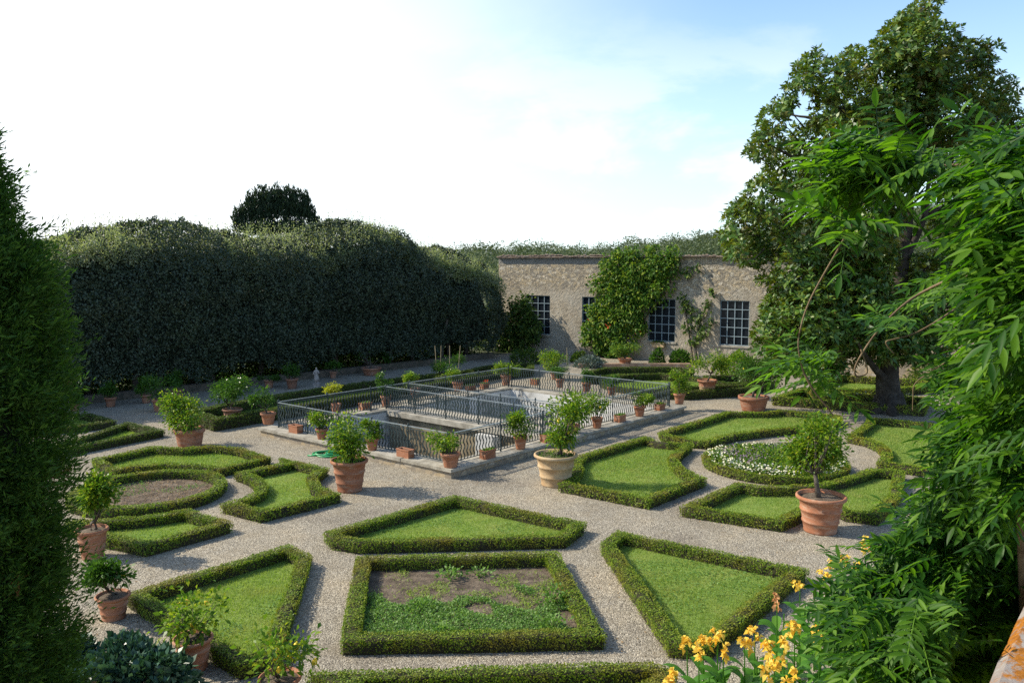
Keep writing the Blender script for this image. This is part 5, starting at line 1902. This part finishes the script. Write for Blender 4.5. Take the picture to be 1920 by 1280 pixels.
Ls = .10 * (.5 + .9 * rng.random(len(P)))
V, F = leaf_arrays(P, D_, Ls, Ls * .3, .1)
np_mesh("dead_sprays", V, F, M_cyprdead, cy)
MB().tube([(0, 0, -.02), (0, 0, 3), (.03, 0, z_hi - .6)], [.24, .16, .02], 10).build("trunk", M_bark, cy)
# solid inner mass, coloured near black as shade between the boughs
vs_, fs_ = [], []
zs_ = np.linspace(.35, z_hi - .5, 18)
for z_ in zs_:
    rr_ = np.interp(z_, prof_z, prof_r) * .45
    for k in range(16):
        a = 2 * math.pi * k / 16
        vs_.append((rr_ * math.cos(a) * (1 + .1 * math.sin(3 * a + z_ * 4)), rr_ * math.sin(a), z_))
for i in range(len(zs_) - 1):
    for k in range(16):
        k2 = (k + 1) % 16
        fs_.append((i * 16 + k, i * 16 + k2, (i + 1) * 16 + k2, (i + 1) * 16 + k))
MB().add(vs_, fs_).build("shaded_core", M_ilexcore, cy)

# blue-green shrub in the lower left
for (px, py, wpx, hpx, lab) in ((228, 1358, 285, 165, "glossy blue-green shrub in the lower left corner between the conifer and the lemon pots"), (95, 1340, 200, 150, "glossy blue-green shrub close under the conifer")):
    bush("blue_green_shrub", lab, "bush", px, py, wpx, hpx, 4600, .125, M_blue, "blue-green shrubs in the lower left corner", wid=.62, flat=.8)

# ------------------------------------------------------------------ canna lilies
def canna(px, py, label, faded=False, big=1.0):
    ft = G(px, py, 1.32)
    b = np.array([ft[0] + .04, ft[1] + .05, 0])
    r = tag(empty("canna_lily", b), label, "flower", "yellow canna lilies below the terrace")
    f_ = ft - b
    MB().tube([(0, 0, -.01), (f_[0] * .3, f_[1] * .3, .7), tuple(f_)], [.016, .012, .007], 6).build("stem", M_canna, r)
    # leaves: long blades with a rib, from 0.15 to 1.0 m
    parts = []
    nv, vv, ff = 0, [], []
    for j in range(7):
        a = j * 2.4 + rng.random()
        h0 = .12 + .75 * j / 7
        out = np.array([math.cos(a), math.sin(a), 0])
        side = np.array([-out[1], out[0], 0])
        ln, wd_ = rng.uniform(.38, .55), rng.uniform(.06, .085)
        rows = 6
        for q_ in range(rows + 1):
            t_ = q_ / rows
            c_ = np.array([0, 0, h0]) + out * ln * (t_ * .75) + np.array([0, 0, ln * (.75 * t_ - .45 * t_ * t_)])
            w_ = wd_ * math.sin(math.pi * min(1, .08 + t_ * .92)) ** .8
            lift = np.array([0, 0, w_ * .35])
            vv += [c_ - side * w_ + lift, c_, c_ + side * w_ + lift]
        for q_ in range(rows):
            for s_ in (0, 1):
                o_ = nv + q_ * 3 + s_
                ff.append((o_, o_ + 1, o_ + 4, o_ + 3))
        nv += (rows + 1) * 3
    np_mesh("leaves", np.array(vv), np.array(ff), M_canna, r, smooth=True)
    C, D_ = [], []
    for j in range(6):
        cc_ = f_ + np.array([rng.normal() * .045, rng.normal() * .045, rng.normal() * .06])
        for q_ in range(6):
            C.append(cc_)
            D_.append(rand_unit(1)[0] + np.array([0, 0, .35]))
    C, D_ = np.array(C), np.array(D_)
    V, F = leaf_arrays(C, D_, .088 * big * (.7 + .5 * rng.random(len(C))), .062 * big, .35, droop=.35)
    np_mesh("flower", V, F, M_cannapk if faded else M_cannafl, r)


cl_list = [(1288, 1204, "canna lily with a full orange-yellow head at the left end of the front row"), (1318, 1197, "canna lily with a narrow upright head, second in the front row"), (1345, 1192, "canna lily with a tall double head before the lawn's near corner"),
           (1310, 1228, "canna lily with a small low head under the left end of the row"), (1356, 1214, "canna lily with a low round head under the tall double one"), (1396, 1208, "canna lily with an open round head in the middle of the front row"),
           (1415, 1184, "canna lily with a broad flat head in front of the shaded hedge"), (1442, 1203, "canna lily with a drooping head in the middle of the bed"), (1470, 1198, "canna lily with a hanging yellow head among the leaves"),
           (1490, 1177, "canna lily with a bright full head next to the wisteria"), (1537, 1187, "canna lily with a flat head touching the dark wisteria leaves"), (1432, 1252, "canna lily with a ragged head near the bottom edge"), (1452, 1246, "canna lily bud beside the ragged head near the bottom edge"),
           (1258, 1268, "canna lily with a round head standing alone in front of the cut-off hedge"), (1480, 1270, "canna lily with an orange head at the bottom edge under the wisteria"), (1500, 1096, "canna lily with a small orange head against the hedge corner"),
           (1549, 1080, "canna lily with a small head at the left of the back row"), (1584, 1044, "canna lily with a large head at the left of the back row"), (1612, 1074, "canna lily with a low head in the back row"), (1624, 1018, "tallest canna lily of the back row"),
           (1634, 1034, "canna lily with a head just under the tallest one"), (1676, 1030, "canna lily with a flat head half behind wisteria in the back row"), (1562, 1056, "canna lily with a narrow head between two larger ones in the back row"), (1715, 1040, "canna lily glimpsed through the wisteria leaves")]
for px, py, lb in cl_list:
    canna(px, py, lb)
canna(1457, 1124, "canna lily with a faded pinkish head beside the hedge's shaded side", True, .8)
# leafy cannas without flowers filling the bed
n = 1500
for i, (px, py) in enumerate(((1330, 1268), (1390, 1262), (1440, 1290), (1500, 1230), (1540, 1215), (1580, 1180), (1420, 1230), (1470, 1150), (1510, 1130), (1560, 1110), (1600, 1110), (1640, 1070), (1360, 1300), (1300, 1300), (1640, 1130), (1410, 1290), (1350, 1240), (1480, 1250), (1520, 1180), (1500, 1290), (1550, 1260), (1590, 1090), (1620, 1060), (1530, 1150))):
    b = G(px, py, .95)
    b[2] = 0
    r = tag(empty("canna_plant", b), "flowerless canna clump of broad green leaves filling the bed below the terrace", "plant", "flowerless canna clumps")
    vv, ff, nv = [], [], 0
    for j in range(11):
        a = j * 2.4 + rng.random()
        h0 = .1 + .7 * j / 11
        out = np.array([math.cos(a), math.sin(a), 0])
        side = np.array([-out[1], out[0], 0])
        ln, wd_ = rng.uniform(.36, .55), rng.uniform(.06, .09)
        c00 = np.array([rng.normal() * .08, rng.normal() * .08, h0])
        for q_ in range(7):
            t_ = q_ / 6
            c_ = c00 + out * ln * (t_ * .7) + np.array([0, 0, ln * (.8 * t_ - .45 * t_ * t_)])
            w_ = wd_ * math.sin(math.pi * min(1, .08 + t_ * .92)) ** .8
            vv += [c_ - side * w_ + np.array([0, 0, w_ * .35]), c_, c_ + side * w_ + np.array([0, 0, w_ * .35])]
        for q_ in range(6):
            for s_ in (0, 1):
                o_ = nv + q_ * 3 + s_
                ff.append((o_, o_ + 1, o_ + 4, o_ + 3))
        nv += 21
    np_mesh("leaves", np.array(vv), np.array(ff), M_canna, r, smooth=True)
    MB().tube([(0, 0, -.01), (0, 0, .95)], [.016, .01], 6).build("stem", M_canna, r)

# ------------------------------------------------------------------ terrace parapet
pa, pb = G(1852, 1282, 5.5)[:2], G(1922, 1128, 5.5)[:2]
pd = unit(pb - pa)
pn = np.array([pd[1], -pd[0]])
par = tag(empty("terrace_parapet", (pa[0], pa[1], 0)), "stone terrace parapet with orange lichen in the lower right corner", "parapet")


def wbox(mb, s0, s1, w0, w1, z0, z1):
    mb.prism([tuple(pd * a + pn * b) for a, b in ((s0, w0), (s1, w0), (s1, w1), (s0, w1))], z0, z1)


mb = MB()
wbox(mb, -3, 9, .05, .42, -.1, 5.38)
mb.build("wall", M_rubble, par)
# cap with worn edge
nseg = 90
vs_, fs_ = [], []
for i in range(nseg + 1):
    s_ = -3 + 12 * i / nseg
    j1, j2 = rng.normal() * .004, rng.normal() * .004
    for w_, z_ in ((0 + j1, 5.38), (-.005 + j1, 5.47 + j2), (.02 + j1, 5.497 + j2), (.2, 5.505 + rng.normal() * .002), (.46, 5.5), (.48, 5.38)):
        p_ = pd * s_ + pn * w_
        vs_.append((p_[0], p_[1], z_))
for i in range(nseg):
    for k in range(6):
        k2 = (k + 1) % 6
        fs_.append((i * 6 + k, (i + 1) * 6 + k, (i + 1) * 6 + k2, i * 6 + k2))
fs_ += [(0, 1, 2, 3, 4, 5), tuple(nseg * 6 + k for k in (5, 4, 3, 2, 1, 0))]
MB().add(vs_, fs_).build("cap", M_parapet, par, smooth=False)

# ------------------------------------------------------------------ wisteria
wr_b = np.array([*(pa + pd * 3.4 - pn * .12), 0])
wr = tag(empty("wisteria", wr_b), "wisteria with feathery bright green leaves spilling over the terrace edge on the right", "climber")
clumps = [(1895, 300, 1.7, 50, 60, 26), (1880, 360, 1.7, 70, 70, 40), (1860, 440, 1.8, 75, 60, 40), (1905, 470, 1.6, 45, 90, 36), (1900, 580, 1.7, 50, 80, 34),
          (1590, 285, 2.1, 60, 35, 18), (1560, 320, 2.1, 40, 36, 14), (1640, 290, 2.1, 50, 40, 14), (1600, 335, 2.2, 50, 30, 10), (1700, 300, 2.1, 40, 30, 7), (1780, 290, 2.0, 50, 30, 10), (1830, 270, 1.9, 40, 30, 10), (1548, 400, 2.1, 22, 26, 4),
          (1850, 600, 2.2, 70, 60, 34), (1790, 545, 2.6, 46, 22, 10), (1735, 520, 2.9, 34, 18, 7), (1700, 560, 3.0, 22, 14, 3), (1645, 600, 2.8, 18, 20, 4),
          (1880, 700, 2.1, 60, 80, 50), (1790, 670, 2.7, 60, 34, 24), (1730, 700, 3.0, 34, 18, 8), (1850, 760, 2.4, 80, 60, 50), (1790, 790, 2.7, 60, 50, 40), (1755, 830, 2.8, 40, 40, 20),
          (1870, 860, 2.2, 60, 80, 60), (1800, 880, 2.5, 60, 60, 48), (1745, 900, 2.7, 46, 44, 24), (1790, 970, 2.4, 90, 60, 70), (1710, 970, 2.7, 44, 40, 24), (1690, 1030, 2.7, 60, 44, 34), (1850, 970, 2.0, 60, 70, 50), (1640, 1080, 2.7, 70, 40, 36),
          (1730, 1080, 2.4, 90, 60, 70), (1580, 1110, 2.7, 52, 34, 24), (1600, 1160, 2.5, 70, 50, 50), (1700, 1170, 2.3, 90, 60, 70), (1770, 1110, 2.1, 60, 70, 54), (1620, 1230, 2.3, 60, 50, 44), (1720, 1250, 2.1, 90, 50, 60), (1740, 1200, 2.0, 55, 60, 40), (1810, 1060, 1.95, 40, 40, 20), (1690, 1290, 2.1, 60, 40, 30), (1800, 1250, 2.8, 60, 50, 50), (1860, 1160, 2.8, 50, 60, 50), (1890, 1050, 2.8, 40, 60, 40), (1780, 1020, 2.8, 70, 60, 50),
          (1485, 660, 2.4, 32, 26, 6), (1500, 700, 2.4, 26, 22, 5)]
# leaflet template: 4 stations along, ribs
st = [(0, 0, 0), (.22, .34, .10), (.5, .5, .13), (.78, .30, .08), (1, .01, 0)]


def leaflets(P, D, N, L, Wd):
    n = len(P)
    D = unit(D)
    B = unit(np.cross(D, N))
    N2 = np.cross(B, D)
    L_ = L[:, None]
    W_ = Wd[:, None]
    V = []
    for t_, w_, f_ in st:
        c = P + D * L_ * t_ - np.array([0, 0, 1.0]) * L_ * (.16 * t_ * t_)
        V += [c - B * W_ * w_ + N2 * W_ * f_ * 1.6, c, c + B * W_ * w_ + N2 * W_ * f_ * 1.6]
    V = np.stack(V, 1).reshape(-1, 3)
    base = np.arange(n)[:, None, None] * 15
    f0 = []
    for q_ in range(4):
        for s_ in (0, 1):
            o_ = q_ * 3 + s_
            f0.append((o_, o_ + 1, o_ + 4, o_ + 3))
    F = (base + np.array(f0)[None]).reshape(-1, 4)
    return V, F


Pl, Dl, Nl, Ll, Wl = [], [], [], [], []
rach = MB()
for (px, py, d_, rx, ry, k) in clumps:
    for _ in range(int(k * 1.7)):
        x_, y_ = px + (62 if px >= 1720 and py < 1000 else 34) + rng.normal() * rx * .36, py + rng.normal() * ry * .46
        dd_ = (max(d_, 2.75) if px > 1700 and py > 940 else d_) + rng.normal() * .13 + .12
        o = AT(x_, y_, dd_)
        # rachis heads out to the left, drooping
        dr = unit(np.array([-.75 + rng.normal() * .5, -.15 + rng.normal() * .55, .05 + rng.normal() * .38]))
        ln = rng.uniform(.15, .25)
        m_ = int(rng.integers(7, 10))
        upv = unit(np.array([rng.normal() * .35 - .25, rng.normal() * .35, 1.0]))
        sd_ = unit(np.cross(dr, upv))
        start = o - dr * ln * .4
        rp_ = []
        for j in range(m_ + 1):
            t_ = j / m_
            rp_.append(start + dr * ln * t_ + np.array([0, 0, -.05 * t_ * t_]))
        rach.tube([rp_[0], rp_[m_ // 2], rp_[-1]], .0016, 3)
        for j in range(1, m_ + 1):
            sz = (.056 - .014 * abs(j / m_ - .55)) * rng.uniform(.8, 1.15)
            for sg in (-1, 1):
                Pl.append(rp_[j] * .97 + rp_[j - 1] * .03)
                Dl.append(sd_ * sg * .85 + dr * .55 + np.array([0, 0, -.25 + rng.normal() * .07]) + rng.normal(size=3) * .05)
                Nl.append(upv + rng.normal(size=3) * .1)
                Ll.append(sz)
                Wl.append(sz * .27)
        Pl.append(rp_[-1])
        Dl.append(dr + np.array([0, 0, -.2]))
        Nl.append(upv)
        Ll.append(.062)
        Wl.append(.019)
Pl, Dl, Nl, Ll, Wl = map(np.array, (Pl, Dl, Nl, Ll, Wl))
V, F = leaflets(Pl - wr_b, Dl, Nl, Ll, Wl)
np_mesh("foliage", V, F, M_wist, wr, smooth=False)
rach.v = [(a - wr_b[0], b - wr_b[1], c) for a, b, c in rach.v]
rach.build("leaf_stalks", M_wist, wr)
stems_px = [([(1900, 520, 2.4), (1800, 520, 2.6), (1735, 545, 2.8), (1690, 575, 2.8), (1650, 615, 2.8), (1618, 660, 2.8), (1603, 690, 2.8), (1606, 705, 2.8), (1622, 702, 2.8), (1626, 690, 2.8), (1614, 655, 2.8)], .005),
            ([(1880, 530, 2.5), (1820, 560, 2.6), (1760, 600, 2.6), (1715, 625, 2.6), (1680, 635, 2.6), (1662, 640, 2.6), (1664, 648, 2.6), (1672, 658, 2.6), (1676, 662, 2.6)], .004),
            ([(1900, 610, 2.5), (1840, 640, 2.8), (1780, 675, 2.9), (1740, 700, 3.0), (1715, 720, 3.0), (1712, 745, 3.0), (1711, 770, 3.0)], .003),
            ([(1900, 320, 2.0), (1830, 310, 2.1), (1760, 312, 2.2), (1690, 330, 2.3), (1640, 360, 2.4), (1610, 400, 2.4), (1570, 470, 2.4), (1520, 560, 2.4), (1500, 620, 2.4), (1498, 660, 2.4), (1512, 710, 2.4), (1540, 750, 2.4), (1562, 778, 2.4)], .0038),
            ([(1508, 700, 2.4), (1528, 735, 2.4), (1556, 768, 2.4)], .0035)]
mb = MB()
for pl, r_ in stems_px:
    sp = spline([AT(*p) - wr_b for p in pl], 6)
    mb.tube(sp, list(np.linspace(r_, r_ * .5, len(sp))), 6)
# main stems from the ground up the terrace wall
for (px, py, d_) in ((1880, 700, 2.5), (1800, 900, 2.8), (1700, 1060, 2.9), (1900, 420, 2.0), (1750, 1200, 2.5)):
    e_ = AT(px, py, d_) - wr_b
    mb.tube(spline([(0, 0, 0), (.1 * rng.normal(), .1 * rng.normal(), 2.2), (e_[0] * .5, e_[1] * .5, 4.2), tuple(e_)], 6), list(np.linspace(.035, .008, 19)), 7)
mb.build("stem", M_twig, wr, smooth=True)
